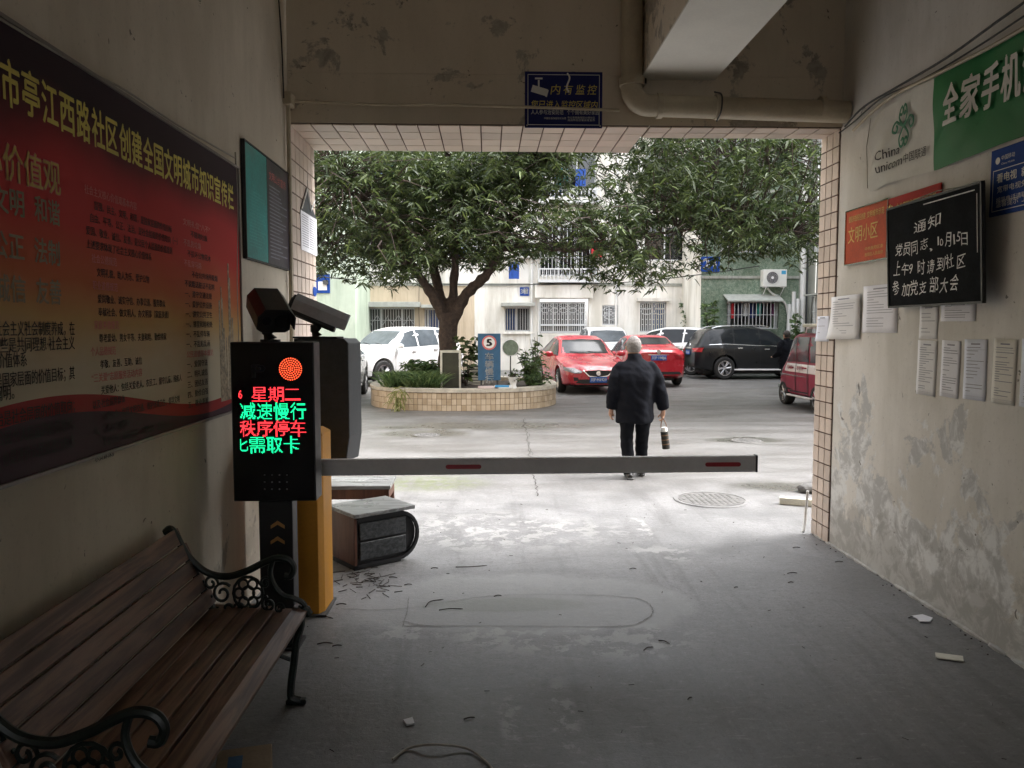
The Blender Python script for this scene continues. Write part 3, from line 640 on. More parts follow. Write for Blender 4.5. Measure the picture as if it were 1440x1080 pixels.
for sx in (-1, 1):
    rib([(0, 0), (sx*.55, .6), (sx*1.0, 1.3), (sx*.9, 2.1), (sx*.4, 2.35), (sx*.05, 1.8), (sx*.35, 1.35), (sx*.75, 1.55)])
    rib([(0, 0), (sx*.6, -.6), (sx*1.1, -1.3), (sx*.95, -2.1), (sx*.42, -2.3), (sx*.08, -1.75), (sx*.4, -1.35), (sx*.7, -1.6)])
    rib([(0, 0), (sx*.9, .45), (sx*1.6, .8), (sx*2.2, .5), (sx*2.25, -.2), (sx*1.6, -.45), (sx*1.25, 0), (sx*1.5, .4)])
mb.build('emblem', 'green_l', t)
lettering(t, 'inkd', [('China', .13, .165, .085, .24, .008), ('unicom', .13, .085, .085, .30, .008)], z=.016, disp=bdisp)
lettering(t, 'inkd', [('中国联通', .445, .095, .062, .225, .008)], z=.016, disp=bdisp)
g0 = MB(); cx = y0-rW(1338, 150).y
for i, ch in enumerate('全家手机满意'): text(g0, ch, cx+i*.158, .20, .235, w=.135, bold=.03, z=.016, disp=bdisp)
g0.build('lettering', 'banner_w', t, fix=False)
MB().tube([(.02, 0.02, .03), (.0, .3, .035), (.035, BH-.05, .03)], .003, 5).build('eyelet_cord', 'wire', t)
# red plaques
t, w_, h_ = rboard('plaque', 'faded orange red plaque with gold writing, nearest the tiled edge', 'plaque', (1193, 298), 1248, bot=372, off=.004)
h_ += .0; board(t, w_, .375, 'redo', .012); mb = MB()
for a, b in (((-.008, -.008, 0), (w_+.008, 0, .018)), ((-.008, .375, 0), (w_+.008, .383, .018)), ((-.008, 0, 0), (0, .375, .018)), ((w_, 0, 0), (w_+.008, .375, .018))): mb.b2(a, b)
mb.build('frame', 'chrome', t); lettering(t, 'yel', [('文', .04, .14, .12, .095, .01), ('明', .15, .14, .12, .095, .01), ('小', .26, .14, .12, .095, .01), ('区', .37, .14, .12, .095, .01), ('德阳市旌阳区创建', .04, .29, .048, w_*.42, .01), ('文明城市示范', w_*.52, .29, .048, w_*.4, .01), ('中共旌阳区委', w_*.5, .07, .026, w_*.42), ('旌阳区人民政府', w_*.5, .03, .026, w_*.42)], z=.0135)
t, w_, h_ = rboard('plaque', 'deep red party plaque partly covered by the blackboard', 'plaque', (1250, 280), 1320, bot=362, off=.006)
hh = .375; board(t, w_, hh, 'red', .012)
lettering(t, 'yel', [('中共德阳旌阳区委组织部', .12, hh-.105, .06, w_-.16, .012), ('党', .03, .10, .15, .13, .02), ('员', .2, .10, .15, .13, .02)], z=.0135)
mb = MB().tube([(.055+.026*math.cos(a), hh-.075+.026*math.sin(a), .0145) for a in [R(k) for k in range(-120, 100, 20)]], [.002, .003, .004, .005, .005, .005, .005, .004, .004, .003, .002], 5, ry=.0012)
mb.tube([(.035, hh-.05, .0145), (.075, hh-.1, .0145)], .004, 5, ry=.0012).tube([(.03, hh-.062, .0145), (.05, hh-.04, .0145)], .006, 5, ry=.0012); mb.build('emblem', 'yel2', t)
# blackboards
t, w_, h_ = rboard('blackboard', 'blackboard with a chalk notice in handwriting hanging on the right wall', 'blackboard', (1259, 298), 1386, bot=430, off=.06)
t.matrix_world = t.matrix_world @ Matrix.Rotation(R(3.0), 4, 'X'); hh = h_+.01; board(t, w_, hh, 'bboard', .016); mb = MB()
for a, b in (((-.01, -.012, 0), (w_+.01, 0, .022)), ((-.01, hh, 0), (w_+.01, hh+.012, .022)), ((-.012, 0, 0), (0, hh, .022)), ((w_, 0, 0), (w_+.012, hh, .022))): mb.b2(a, b)
mb.build('frame', 'black', t); mb = MB()
def hand(s, x, y, h, cw):
    for i, ch in enumerate(s):
        k = random.uniform(.82, 1.15); tmp = MB(); cwk = cw*1.07*.82*(.4 if ch in '1,' else .75 if ch in '05' else .55 if ch in '9' else 1)*random.uniform(.9, 1.05)
        text(tmp, ch, 0, 0, h*k, w=cwk, z=0, slant=random.uniform(.0, .28)); an = R(random.uniform(-5, 8)); ca, sa = math.cos(an), math.sin(an); ox, oy = x*1.07+i*cw*1.07+random.uniform(-.005, .005), y+random.uniform(-.010, .010)
        mb.add([(ox+(p_[0]*ca-p_[1]*sa)+.003*math.sin(p_[1]*90+i), oy+p_[0]*sa+p_[1]*ca+.0025*math.sin(p_[0]*110+i*2), .0185) for p_ in tmp.v], tmp.f)
hand('通知', .27, hh-.175, .085, .145); hand('党员同志,', .07, hh-.30, .082, .090); hand('1', .50, hh-.29, .075, .04); hand('0', .518, hh-.285, .055, .052); hand('月', .572, hh-.30, .08, .066); hand('1', .645, hh-.29, .075, .04); hand('5', .662, hh-.288, .07, .05); hand('日', .712, hh-.295, .07, .060)
hand('上午9时请到社区', .045, hh-.42, .088, .089); hand('参加党支部大会', .05, hh-.545, .09, .092)
mb.build('chalk_writing', 'chalk', t, fix=False)
mb = MB(); mb.b2((.40, hh-.028, .0165), (w_-.05, hh-.022, .0175)).b2((w_-.034, hh*.42, .0165), (w_-.029, hh-.045, .0175)); mb.build('chalk_line', 'chalk', t)
MB().tube([(.02, hh, .01), (w_*.5, hh+.04, -.03), (w_-.02, hh, .01)], .003, 5).build('hanging_wire', 'wire', t)
# blue board at the right edge
t, w_, h_ = rboard('notice_board', 'blue telecom notice board with white writing at the right edge', 'notice board', (1397, 213), 1475, bot=305, off=.004)
hh = h_; w_ = .62; board(t, w_, hh, 'blue', .01); mb = MB(); e = .022
mb.b2((e, e, .0102), (w_-e, e+.004, .011)).b2((e, hh-.11, .0102), (w_-e, hh-.106, .011)).b2((e, e+.005, .0102), (e+.004, hh-.111, .011)); mb.build('border', 'white', t)
MB().lathe([(.012, .010), (.018, .0108), (.012, .0112)], 12, (.055, hh-.06, 0), 'z').build('emblem', 'white', t)
lettering(t, 'white', [('中国移动', .085, hh-.065, .026, .10), ('China Mobile', .085, hh-.088, .014, .10), ('看电视', .055, hh-.175, .048, .15, .02), ('就选宽带', .24, hh-.175, .048, .2, .02), ('宽带电视免费体验', .06, hh-.225, .034, .36), ('报装电话请联系社区', .055, hh-.275, .028, .34), ('温馨提示', .055, .038, .036, .17), ('上门安装', .25, .038, .036, .17)], z=.0115)
# papers
def paper(label, tl, br_u, bot, off=.0025, curl=0, rows=22, grid=False):
    t, w_, h_ = rboard('paper_notice', label, 'paper', tl, br_u, bot=bot, off=off); t['group'] = 'paper notices on the right wall'; t.matrix_world = t.matrix_world @ Matrix.Rotation(R(random.uniform(-1.3, 1.3)), 4, 'Z')
    nx, ny = 6, 8; vs = [(w_*i/nx, h_*j/ny, .0012+curl*((1-j/ny)**2)*(1-i/nx)*.035+.0008*math.sin(i*1.3+j)) for i in range(nx+1) for j in range(ny+1)]
    fs = [(i*(ny+1)+j, (i+1)*(ny+1)+j, (i+1)*(ny+1)+j+1, i*(ny+1)+j+1) for i in range(nx) for j in range(ny)]
    s_ = MB().add(vs, fs).build('sheet', pm('paper sheet', random.choice([(.78, .78, .82), (.74, .74, .74), (.70, .73, .82), (.76, .74, .68)]), .8, .05, 3, .02), t, smooth=True, fix=False)
    md = s_.modifiers.new('s', 'SOLIDIFY'); md.thickness = .0006
    mb = MB(); r = random.Random(label); rows = int(rows*r.uniform(.6, 1.15))
    for i in range(rows):
        y = h_*(.86-.78*i/rows); 
        if r.random() < .12: continue
        mb.b2((w_*.12, y, .0026+curl*.012), (w_*(.12+r.choice([.35, .5, .6, .72, .76, .2])), y+.0035, .0029+curl*.012))
    mb.b2((w_*.3, h_*.91, .0026+curl*.012), (w_*.7, h_*.91+.008, .0029+curl*.012))
    if grid: mb.b2((w_*.06, h_*.83, .0026), (w_*.94, h_*.833, .0030)).b2((w_*.06, h_*.06, .0026), (w_*.94, h_*.063, .0030))
    mb.build('printed_lines', 'ink', t)
    return t
paper('loose white paper curling over the edge of the right tiled reveal', (1170, 418), 1211, 477, off=.012, curl=1)
paper('pale bluish paper sheet left of the written blackboard', (1215, 403), 1264, 468)
paper('narrow paper sheet directly below the written blackboard', (1294, 430), 1321, 476, rows=10)
paper('short wide paper sheet under the right corner of the written blackboard', (1324, 428), 1374, 452, rows=7)
paper('first of the five printed sheets in the low row, nearest the opening', (1291, 478), 1321, 554, grid=True)
paper('second of the five printed sheets in the low row', (1324.5, 478), 1354, 557, grid=True)
paper('third of the five printed sheets in the low row', (1357.5, 477), 1393, 561, grid=True)
paper('fourth of the five printed sheets in the low row, widest in view', (1397.5, 476), 1434, 566, grid=True)
paper('fifth of the five printed sheets in the low row, cut by the picture edge', (1438, 476), 1490, 572, grid=True)
t = paper('wrinkled white paper hanging below the loose one on the tiled reveal', (1150, 445), 1168, 480, off=.016, curl=.5, rows=5)

# ------------------------------------------------------------------ foreground: bench
bench = thing('park_bench', 'brown slatted bench with dark green cast iron ends against the left wall', 'bench', (0, 0, 0))
BY0, BY1 = 1.97, 3.40
BK = [(-1.165, .415), (-1.215, .47), (-1.255, .55), (-1.290, .63), (-1.325, .71)]
def slat(y0, y1, c, ang, wd, th, name='slat'):
    rot = Matrix.Rotation(ang, 3, 'Y'); mb = MB().box((0, 0, 0), (wd, y1-y0, th), rot)
    o = mb.build(name, 'wood', bench, bevel=.004, seg=2); o.location = (c[0], (y0+y1)/2+random.uniform(-.004, .004), c[1]); o.rotation_euler = (random.gauss(0, .002), 0, random.gauss(0, .0015)); return o
th_b = math.atan2(.33, -.155)
for k in range(5):
    f = k/4; x = -1.19-.15*f; z = .485+.265*f; slat(BY0, BY1, (x, z), -(th_b), .070, .022)
for k in range(6):
    x = -1.15+.080*k; z = .425+.006*math.sin(k)-.004*k*(k < 5); slat(BY0-.02, BY1+.02, (x, z), .04+(.25 if k == 5 else 0), .073, .024)
for y_ in (BY0+.03, BY1-.03):
    mb = MB()
    for k in range(5): f = k/4; mb.tube([(-1.19-.15*f+.008, y_, .485+.265*f), (-1.19-.15*f+.016, y_, .485+.265*f+.006)], .007, 8)
    for k in range(6): mb.tube([(-1.15+.080*k, y_, .430), (-1.15+.080*k, y_, .443)], .007, 8)
    mb.build('bolts', 'iron', bench)
def endframe(y):
    f = bpy.data.objects.new('end_frame', None); COL.objects.link(f); f.parent = bench; f.location = (0, y, 0)
    def T(P, r, nm, ry=.014, n=6): 
        C = crv([(a, 0, b) for a, b in P], n); return MB().tube(C, r, 8).build(nm, 'iron', f, smooth=True)
    T([(-1.30, .0), (-1.25, .10), (-1.20, .22), (-1.17, .34), (-1.175, .43), (-1.23, .54), (-1.29, .66), (-1.345, .76), (-1.37, .785), (-1.395, .77)], .018, 'back_leg')
    T([(-.755, .012), (-.80, .03), (-.80, .09), (-.785, .18), (-.77, .28), (-.745, .36), (-.745, .41), (-.72, .425), (-.70, .40)], .019, 'front_leg')
    T([(-1.17, .385), (-1.0, .375), (-.85, .385), (-.75, .405)], .016, 'seat_rail')
    T([(-1.335, .745), (-1.28, .66), (-1.20, .595), (-1.10, .575), (-1.0, .60), (-.92, .635), (-.855, .655), (-.80, .645), (-.775, .61), (-.79, .575), (-.82, .575)], .016, 'armrest')
    T([(-.875, .65), (-.89, .59), (-.87, .53), (-.83, .49), (-.78, .475), (-.735, .455), (-.72, .43)], .013, 'arm_support')
    mb = MB()
    def loop(cx, cz, r, a0=0, a1=360, rr=.006):
        mb.tube([(cx+r*math.cos(R(a)), 0, cz+r*math.sin(R(a))) for a in np.linspace(a0, a1, 15)], rr, 6)
    def spiral(cx, cz, r, a0, turns, rr=.007):
        P = [(cx+r*(1-.75*t)*math.cos(R(a0)+turns*2*math.pi*t), 0, cz+r*(1-.75*t)*math.sin(R(a0)+turns*2*math.pi*t)) for t in np.linspace(0, 1, 22)]; mb.tube(P, rr, 6)
    loop(-1.0, .50, .030); 
    for k in range(6): loop(-1.0+.045*math.cos(k*math.pi/3), .50+.045*math.sin(k*math.pi/3), .022)
    loop(-1.0, .50, .073, rr=.007)
    spiral(-1.125, .50, .05, 40, 1.4); spiral(-1.10, .43, .035, 200, 1.3); spiral(-1.18, .545, .035, 0, 1.2); spiral(-.90, .45, .035, 100, 1.3); spiral(-.915, .545, .03, 0, 1.2); spiral(-1.05, .43, .028, 30, 1.2); spiral(-.85, .43, .025, 0, 1.2)
    mb.build('scrollwork', 'iron', f, smooth=True)
    mb = MB(); mb.box((-.775, 0, .012), (.10, .035, .022)).box((-1.31, 0, .012), (.07, .035, .022)); mb.build('foot', 'iron', f, bevel=.005)
    mb = MB().tube([(-1.20, 0, .20), (-1.0, 0, .27), (-.80, 0, .20)], .010, 8); spiral(-1.0, .33, .045, 90, 1.5); mb.build('brace', 'iron', f, smooth=True)
endframe(BY0+.03); endframe(BY1-.03)

for ch in bench.children_recursive:
    if ch.type == 'MESH':
        ofs = ch.location.x
        for v_ in ch.data.vertices: v_.co.x = -1.37+(v_.co.x+ofs+1.37)*.885-(-1.37+(ofs+1.37)*.885)
        ch.location.x = -1.37+(ofs+1.37)*.885 if ofs else 0
        if not ofs:
            for v_ in ch.data.vertices: v_.co.x += -1.37+1.37*.885

# ------------------------------------------------------------------ foreground: gate equipment
def camera_house(parent_label, loc, direction, ln, m_top, ks=1.3):
    t = thing('surveillance_camera', parent_label, 'camera', loc)
    d = Vector(direction).normalized(); q = d.to_track_quat('X', 'Z').to_matrix()
    def tr(mb): mb.v = [tuple(q @ Vector((v[0], v[1]*ks, v[2]*ks))+Vector((0, 0, .095+.04*ks))) for v in mb.v]; return mb
    oc = [(-.055, -.035), (-.055, .02), (-.035, .045), (.035, .045), (.055, .02), (.055, -.035), (.04, -.045), (-.04, -.045)]
    tr(MB().prism(oc, -ln*.5, ln*.42, 'x')).build('housing', 'black', t, bevel=.003)
    hd = [(-.064, -.02), (-.064, .025), (-.04, .054), (.04, .054), (.064, .025), (.064, -.02), (.059, -.02), (.059, .023), (.038, .049), (-.038, .049), (-.059, .023), (-.059, -.02)]
    tr(MB().prism(hd, -ln*.45, ln*.58, 'x')).build('sun_shield', m_top, t, bevel=.001)
    tr(MB().lathe([(.022, ln*.42), (.024, ln*.44), (.02, ln*.445)], 16, (0, .022, 0), 'x')).build('lens', 'screen', t, smooth=True); tr(MB().lathe([(.015, ln*.42), (.016, ln*.435), (.012, ln*.44)], 16, (0, -.026, .0), 'x')).build('lens', 'screen', t, smooth=True)
    MB().cyl((0, 0, 0), (0, 0, .012), .05, 16).build('base', 'black', t, smooth=True); MB().tube([(0, 0, .01), (-.012, 0, .04), (0.0, 0, .07), (0, 0, .10)], [.035, .022, .03, .02], 12).build('bracket', 'black', t, smooth=True)
    MB().box((-.02, 0, .06), (.035, .05, .05)).build('swivel', 'black', t, bevel=.006)
    tr(MB().cyl((-ln*.5-.012, 0, 0), (-ln*.5, 0, 0), .03, 12)).build('cable_gland', 'plastic', t)
    return t
YA = 3.95
fx0 = onY(326, 600, YA).x; fx1 = onY(443, 600, YA).x; fz1 = onY(385, 481, YA).z; fz0 = onY(385, 705, YA).z; FW, FH = fx1-fx0, fz1-fz0
dp = thing('gate_display', 'tall black gate display with red and green lit characters on a post', 'display', (fx0, YA, 0))
MB().b2((0, 0, fz0), (FW, .14, fz1)).build('cabinet', 'black', dp, bevel=.006, seg=2)
fr = bpy.data.objects.new('front', None)
MB().b2((.008, -.004, fz0+.008), (FW-.008, -.0005, fz1-.008)).build('front_glass', 'screen', dp)
pc = onY(388, 800, YA).x-fx0
MB().b2((pc-.085, .015, 0), (pc+.085, .12, fz0-.002)).build('post', 'black', dp, bevel=.004)
MB().b2((pc-.11, -.01, 0.002), (pc+.11, .15, .02)).build('base_plate', 'black', dp, bevel=.003)
def F(u, v): p = onY(u, v, YA-.006); return p.x-fx0, p.z
def dl(lines, m, name='lit_characters', yoff=-.0062, bold=0):
    """dot matrix characters: every glyph sampled on a 16 x 16 grid of square leds"""
    mb = MB()
    for s, u0, u1, vb, hpx, *r in lines:
        x0, z0 = F(u0, vb); x1, _ = F(u1, vb); h = hpx/FPX*YA; cwid = (x1-x0)/len(s)
        for i, ch in enumerate(s):
            tmp = MB(); text(tmp, ch, 0, 0, h, w=cwid*.93, bold=0, z=0); bv = BVHTree.FromPolygons([Vector(v) for v in tmp.v], tmp.f)
            n = 17 if len(s) > 1 or ch == '匕' else 15; nx = n if ch not in '6' else 7; px, pz_ = cwid*.95/nx, h/n
            for a_ in range(nx):
                for b_ in range(n):
                    q = Vector((px*(a_+.5), pz_*(b_+.5), 0)); hit = any(bv.ray_cast(q+Vector((ox*px*.3, oz*pz_*.3, 1)), Vector((0, 0, -1)))[0] is not None for ox, oz in ((0, 0), (.8, 0), (0, .8)))
                    if hit: X_, Z_ = x0+i*cwid+q.x, z0+q.y; mb.add([(X_-px*.40, yoff, Z_-pz_*.40), (X_+px*.40, yoff, Z_-pz_*.40), (X_+px*.40, yoff, Z_+pz_*.40), (X_-px*.40, yoff, Z_+pz_*.40)], [(0, 1, 2, 3)])
    o = mb.build(name, m, dp, fix=False); o['kind'] = 'stuff'; return o
dl([('6', 335.5, 341, 562, 16), ('星期二', 354, 424, 566, 23)], 'led_r', bold=0); dl([('减速慢行', 338, 432, 591, 25)], 'led_g', bold=0); dl([('秩序停车', 338, 432, 614.5, 24)], 'led_r', bold=0); dl([('需取卡', 351, 423, 638, 25), ('匕', 338, 350, 636, 20)], 'led_g', bold=0)
tmp = MB(); x0, z0 = F(355, 534); text(tmp, 'P', x0, z0, 25/FPX*YA, w=.062, bold=.022, z=0); MB().add([(v[0], -.0062, v[1]) for v in tmp.v], tmp.f).build('lettering', 'dimP', dp, fix=False)
mb = MB(); cx, czz = F(408.5, 519)
for rr_, n_ in ((.0, 1), (.0108, 6), (.0216, 12), (.0324, 18), (.0432, 24), (.054, 30)):
    for k in range(n_):
        a = 2*math.pi*k/n_+rr_*40; x, z = cx+rr_*math.cos(a), czz+rr_*math.sin(a)
        mb.add([(x+.0038*math.cos(b), -.0064, z+.0038*math.sin(b)) for b in [i*math.pi/3 for i in range(6)]], [(0, 1, 2, 3, 4, 5)])
mb.build('signal_lamp', 'led_o', dp, fix=False)
mb = MB()
for i in range(4):
    for j in range(3):
        x, z = F(372+i*10.5, 668+j*10); mb.cyl((x, -.0062, z), (x, -.004, z), .0042, 8)
mb.build('speaker_holes', pm('pale dots', (.22, .22, .22), .5), dp)
for v in (738, 760, 785):
    x, z = F(389, v); mb = MB(); mb.prism([(x-.035, z-.025), (x-.035, z-.008), (x, z+.016), (x+.035, z-.008), (x+.035, z-.025), (x, z-.004)], .011, .0145, 'y'); mb.build('chevron', 'chev', dp)
camera_house('black camera with shield on the front display, facing into the passage', (onY(380, 480, YA+.07).x, YA+.075, fz1), (.42, -.80, -.42), .27, 'black', 1.45)
# second cabinet, turned to the yard
YB = 5.0; bx = onY(462, 560, YB).x; bz1 = onY(460, 476, YB).z; bz0 = onY(460, 648, YB).z
t = thing('gate_display', 'dark gate cabinet turned towards the yard, behind the lit display', 'display', (bx, YB+.1, 0), R(-14))
MB().prism([(-.21, bz0), (.14, bz0), (.165, bz0+.16), (.165, bz1-.03), (.135, bz1), (-.21, bz1)], -.10, .10, 'y').build('cabinet', 'dgrey', t, bevel=.006, seg=2)
MB().b2((-.2, .101, bz0+.02), (.12, .106, bz1-.03)).build('front_glass', 'screen', t)
MB().b2((-.20, -.05, 0), (-.04, .05, bz0-.002)).build('post', 'black', t, bevel=.004)
MB().b2((-.2, -.13, bz1+.001), (.1, -.02, bz1+.012)).build('cover_plate', 'black', t, bevel=.002)
camera_house('camera with a pale grey shield on the rear cabinet, aimed at the yard', (onY(446, 476, YB+.08).x, YB+.08, bz1+.001), (.88, .12, -.38), .34, 'dgrey2', 1.45)
# barrier
bp = onZ(455, 866); HB = 1.075
br = thing('boom_barrier', 'orange boom barrier with its grey arm lowered across the passage', 'barrier', (0, 0, 0))
mb = MB(); x1b, x0b, y0b, y1b = bp.x, bp.x-.30, bp.y, bp.y+.26
mb.add([(x0b, y0b, 0), (x1b-.025, y0b, 0), (x1b, y0b+.05, 0), (x1b+.006, y1b, 0), (x0b, y1b, 0)]+[(x0b, y0b, HB-.06), (x1b-.025, y0b, HB-.06), (x1b, y0b+.05, HB-.03), (x1b+.006, y1b, HB-.03), (x0b, y1b, HB-.03)]+[(x0b+.02, y0b+.08, HB), (x1b-.04, y0b+.08, HB), (x1b-.03, y0b+.12, HB), (x1b-.03, y1b-.05, HB), (x0b+.02, y1b-.05, HB)],
       [(0, 1, 2, 3, 4)]+[(i, (i+1) % 5, 5+(i+1) % 5, 5+i) for i in range(5)]+[(5+i, 5+(i+1) % 5, 10+(i+1) % 5, 10+i) for i in range(5)]+[(10, 11, 12, 13, 14)])
mb.build('housing', 'orange', br, bevel=.004, seg=2)
MB().b2((x0b-.02, y0b-.02, 0), (x1b+.02, y1b+.02, .012)).build('base_plate', 'dgrey', br)
za = onY(700, 655, y0b-.05).z; xe = onY(1063, 650, y0b-.05).x; ys = y0b-.05
rot = Matrix.Rotation(R(-.1), 3, 'Y')
mb = MB(); prof = [(ys+.02*math.cos(a), .046*math.sin(a)) for a in [k*2*math.pi/16 for k in range(16)]]
prof = [(ys-.018, -.046), (ys-.022, -.035), (ys-.022, .035), (ys-.018, .046), (ys+.018, .046), (ys+.022, .035), (ys+.022, -.035), (ys+.018, -.046)]
mb.prism(prof, x1b-.17, xe-.008, 'x'); mb.v = [(a, b, c+za+(a-0)*.0035) for a, b, c in mb.v]; mb.build('arm', 'alu', br, bevel=.002)
MB().b2((xe-.0075, ys-.024, za-.042), (xe+.004, ys+.024, za+.056)).build('end_cap', 'black', br, bevel=.003)
for u in (652, 1015):
    x = onY(u, 655, ys).x; zc = za+.0035*x; hw = .088 if u < 700 else .09
    MB().prism([(x+s*hw+.012*s*math.cos(a), zc+.012*math.sin(a)) for s, rg_ in ((1, range(-90, 91, 30)), (-1, range(90, -91, -30))) for a in [R(k) for k in rg_]], ys-.0255, ys-.0221, 'y').build('reflector', 'refl', br)
MB().cyl((x1b-.1, ys+.022, za), (x1b-.1, y0b+.02, za), .045, 16).build('hub', 'dgrey', br, smooth=True); MB().b2((x1b-.16, ys-.028, za-.055), (x1b-.04, ys-.0225, za+.055)).build('clamp', 'dgrey', br, bevel=.003)

# small curved cabinet and low table behind the barrier
p0 = onZ(499, 803); t = thing('side_cabinet', 'old brown and black cabinet with a rounded end standing behind the orange barrier', 'cabinet', (p0.x, p0.y, 0), R(38)); t.scale = (1.02, 1.02, 1.06)
MB().b2((0, .0, .03), (.02, .34, .345)).build('side_panel', 'wood_d', t, bevel=.002)
o = MB(); o.prism([(.021, .03), (.34, .03)]+[(.34+.145*math.sin(a), .18-.15*math.cos(a)) for a in [k*math.pi/12 for k in range(1, 12)]]+[(.34, .33), (.021, .33)], .012, .33, 'y'); o.build('carcass', 'black', t, bevel=.003)
rim_ = [(.02, .015), (.34, .015)]+[(.34+.165*math.sin(a), .18-.165*math.cos(a)) for a in [k*math.pi/14 for k in range(1, 14)]]+[(.34, .345), (.02, .345)]
rin = [(.02, .035), (.34, .035)]+[(.34+.145*math.sin(a), .18-.145*math.cos(a)) for a in [k*math.pi/14 for k in range(1, 14)]]+[(.34, .325), (.02, .325)]
mb = MB(); k = len(rim_); mb.add([(a, -.012, b) for a, b in rim_]+[(a, -.012, b) for a, b in rin]+[(a, .012, b) for a, b in rim_]+[(a, .012, b) for a, b in rin], [(i, i+1, k+i+1, k+i) for i in range(k-1)]+[(2*k+i, 3*k+i, 3*k+i+1, 2*k+i+1) for i in range(k-1)]+[(i, 2*k+i, 2*k+i+1, i+1) for i in range(k-1)]+[(k+i, k+i+1, 3*k+i+1, 3*k+i) for i in range(k-1)]); mb.build('rim', 'black', t)
mD = wood_mat('scuffed dark laminate', (.015, .018, .02), (.075, .08, .085), 0, .5, 2)
for z0, z1 in ((.19, .30), (.06, .175)): MB().b2((.04, -.006, z0), (.40, .011, z1)).build('drawer', mD, t, bevel=.004)
MB().b2((-.012, -.03, .347), (.46, .37, .372)).build('top', 'top_wood', t, bevel=.003); MB().b2((0, .0, 0), (.36, .32, .028)).build('plinth', 'black', t)
p1 = onZ(549, 683, .41); t = thing('low_table', 'low dark wooden table just behind the rounded cabinet', 'table', (p1.x, p1.y+.30, 0), R(0)); t.scale = (1, 1, 1.17)
MB().b2((-.75, -.30, .325), (0, .10, .35)).build('top', 'top_wood', t, bevel=.003); MB().b2((-.73, -.285, .255), (-.015, -.265, .324)).build('apron', 'wood_d', t); MB().b2((-.035, -.263, .255), (-.015, .08, .324)).build('apron', 'wood_d', t)
for x, y in ((-.06, -.30+.02), (-.06, .04), (-.72, -.28), (-.72, .04)): MB().b2((x, y, 0), (x+.045, y+.045, .254)).build('leg', 'wood_d', t)
# cardboard box, hose, scraps
p = onZ(345, 1070, .10); t = thing('cardboard_box', 'open cardboard box with blue print on the floor by the bench', 'box', (p.x, p.y, 0), R(14))
MB().b2((-.10, -.13, 0), (.09, .10, .10)).build('box_body', 'cardboard', t, bevel=.003); MB().b2((-.06, -.06, .1005), (-.01, .04, .1015)).build('print', 'blueprint', t)
o = MB().tube(crv([onZ(552, 1068, .008), onZ(575, 1052, .008), (onZ(610, 1047, .03)), onZ(655, 1052, .012), onZ(680, 1068, .008), onZ(692, 1082, .008), onZ(690, 1100, .008)], 8), .005, 6).build('hose', 'wire', None, smooth=True); tag(o, 'curl of thin beige wire lying on the floor at the bottom of the picture', 'wire')
def scrap(name, pts, label, m, cat='scrap', h=.006):
    P = [onZ(u, v) for u, v in pts]; o = MB().prism([(q.x, q.y) for q in P], .004, .004+h, 'z').build(name, m, None); tag(o, label, cat)
scrap('paper_scrap', [(1282, 868), (1297, 866), (1312, 871), (1308, 876), (1293, 876), (1290, 872)], 'torn white scrap on the floor near the right wall', 'paper')
scrap('card_scrap', [(1315, 920), (1354, 925), (1355, 932), (1316, 927)], 'flat beige piece of card on the floor by the right wall', 'plank_w')
scrap('paper_scrap', [(567, 1015), (580, 1011), (583, 1020), (572, 1022)], 'tiny crumpled scrap on the floor right of the bench', 'paper')
TW = iter(['bent twig beside the oval outline on the floor', 'long straight twig lying inside the oval outline', 'curved long twig on the bright floor in front of the barrier arm', 'short twig right of the rounded cabinet', 'short twig just in front of the litter heap by the cabinet', 'tilted twig between the litter heap and the oval outline', 'upper of two short twigs near the foot of the right wall', 'lower of two short twigs near the foot of the right wall', 'short twig on the torn white scrap by the right wall', 'tiny twig alone on the dark floor at the bottom middle', 'left twig of a crossed pair below the oval outline', 'right twig of a crossed pair below the oval outline', 'twig touching the foot of the orange barrier post', 'small twig just right of the orange barrier post', 'left twig of two on the floor beside the bench arm', 'right twig of two on the floor beside the bench arm', 'tiny twig above the curl of beige wire', 'short twig on the bright floor under the walking man', 'tiny twig midway between the oval outline and the right wall', 'short twig on the floor near the whitish timber', 'short twig by the foot of the right tiled edge', 'small twig at the upper edge of the oval outline'])
def twig(u, v, L_, a, bend, r=.003):
    p = onZ(u, v, r+.001); d = Vector((math.cos(a), math.sin(a), 0)); n_ = Vector((-d.y, d.x, 0))
    o = MB().tube(crv([p-d*L_/2, p+n_*bend*L_+Vector((0, 0, .004)), p+d*L_/2], 4), [r]*8+[r*.5], 5).build('twig', 'twig', None)
    tag(o, next(TW), 'twig', 'twigs scattered on the floor')
for a in ((611, 848, .16, .9, .2), (634, 857, .14, .1, .03), (663, 796, .22, .15, -.12), (611, 799, .05, .1, 0), (574, 822, .05, .2, 0), (553, 812, .06, -.3, 0), (1114, 806, .07, .1, .05), (1112, 819, .04, .1, 0), (1282, 868, .05, .4, 0), (970, 982, .03, .7, 0), (934, 903, .07, -.8, .1), (912, 912, .07, .6, .1), (455, 868, .12, -.3, .05), (480, 850, .06, .1, .1), (457, 905, .08, .1, .05), (474, 908, .05, .2, 0), (660, 1010, .05, .3, 0), (890, 800, .05, .1, .1), (1035, 826, .03, .4, 0), (1120, 770, .06, .1, .0), (1180, 790, .06, .1, .0), (700, 838, .05, .3, .1)): twig(*a)
mb = MB()
for i in range(70):
    u = random.gauss(515, 22); v = random.gauss(815, 11); 
    if u < 472: continue
    p = onZ(u, v, .006); a = random.uniform(0, 3.14); l = random.uniform(.01, .05); d = Vector((math.cos(a), math.sin(a), random.uniform(-.02, .02)))*l; mb.tube([p-d, p+d], random.uniform(.0012, .003), 4)
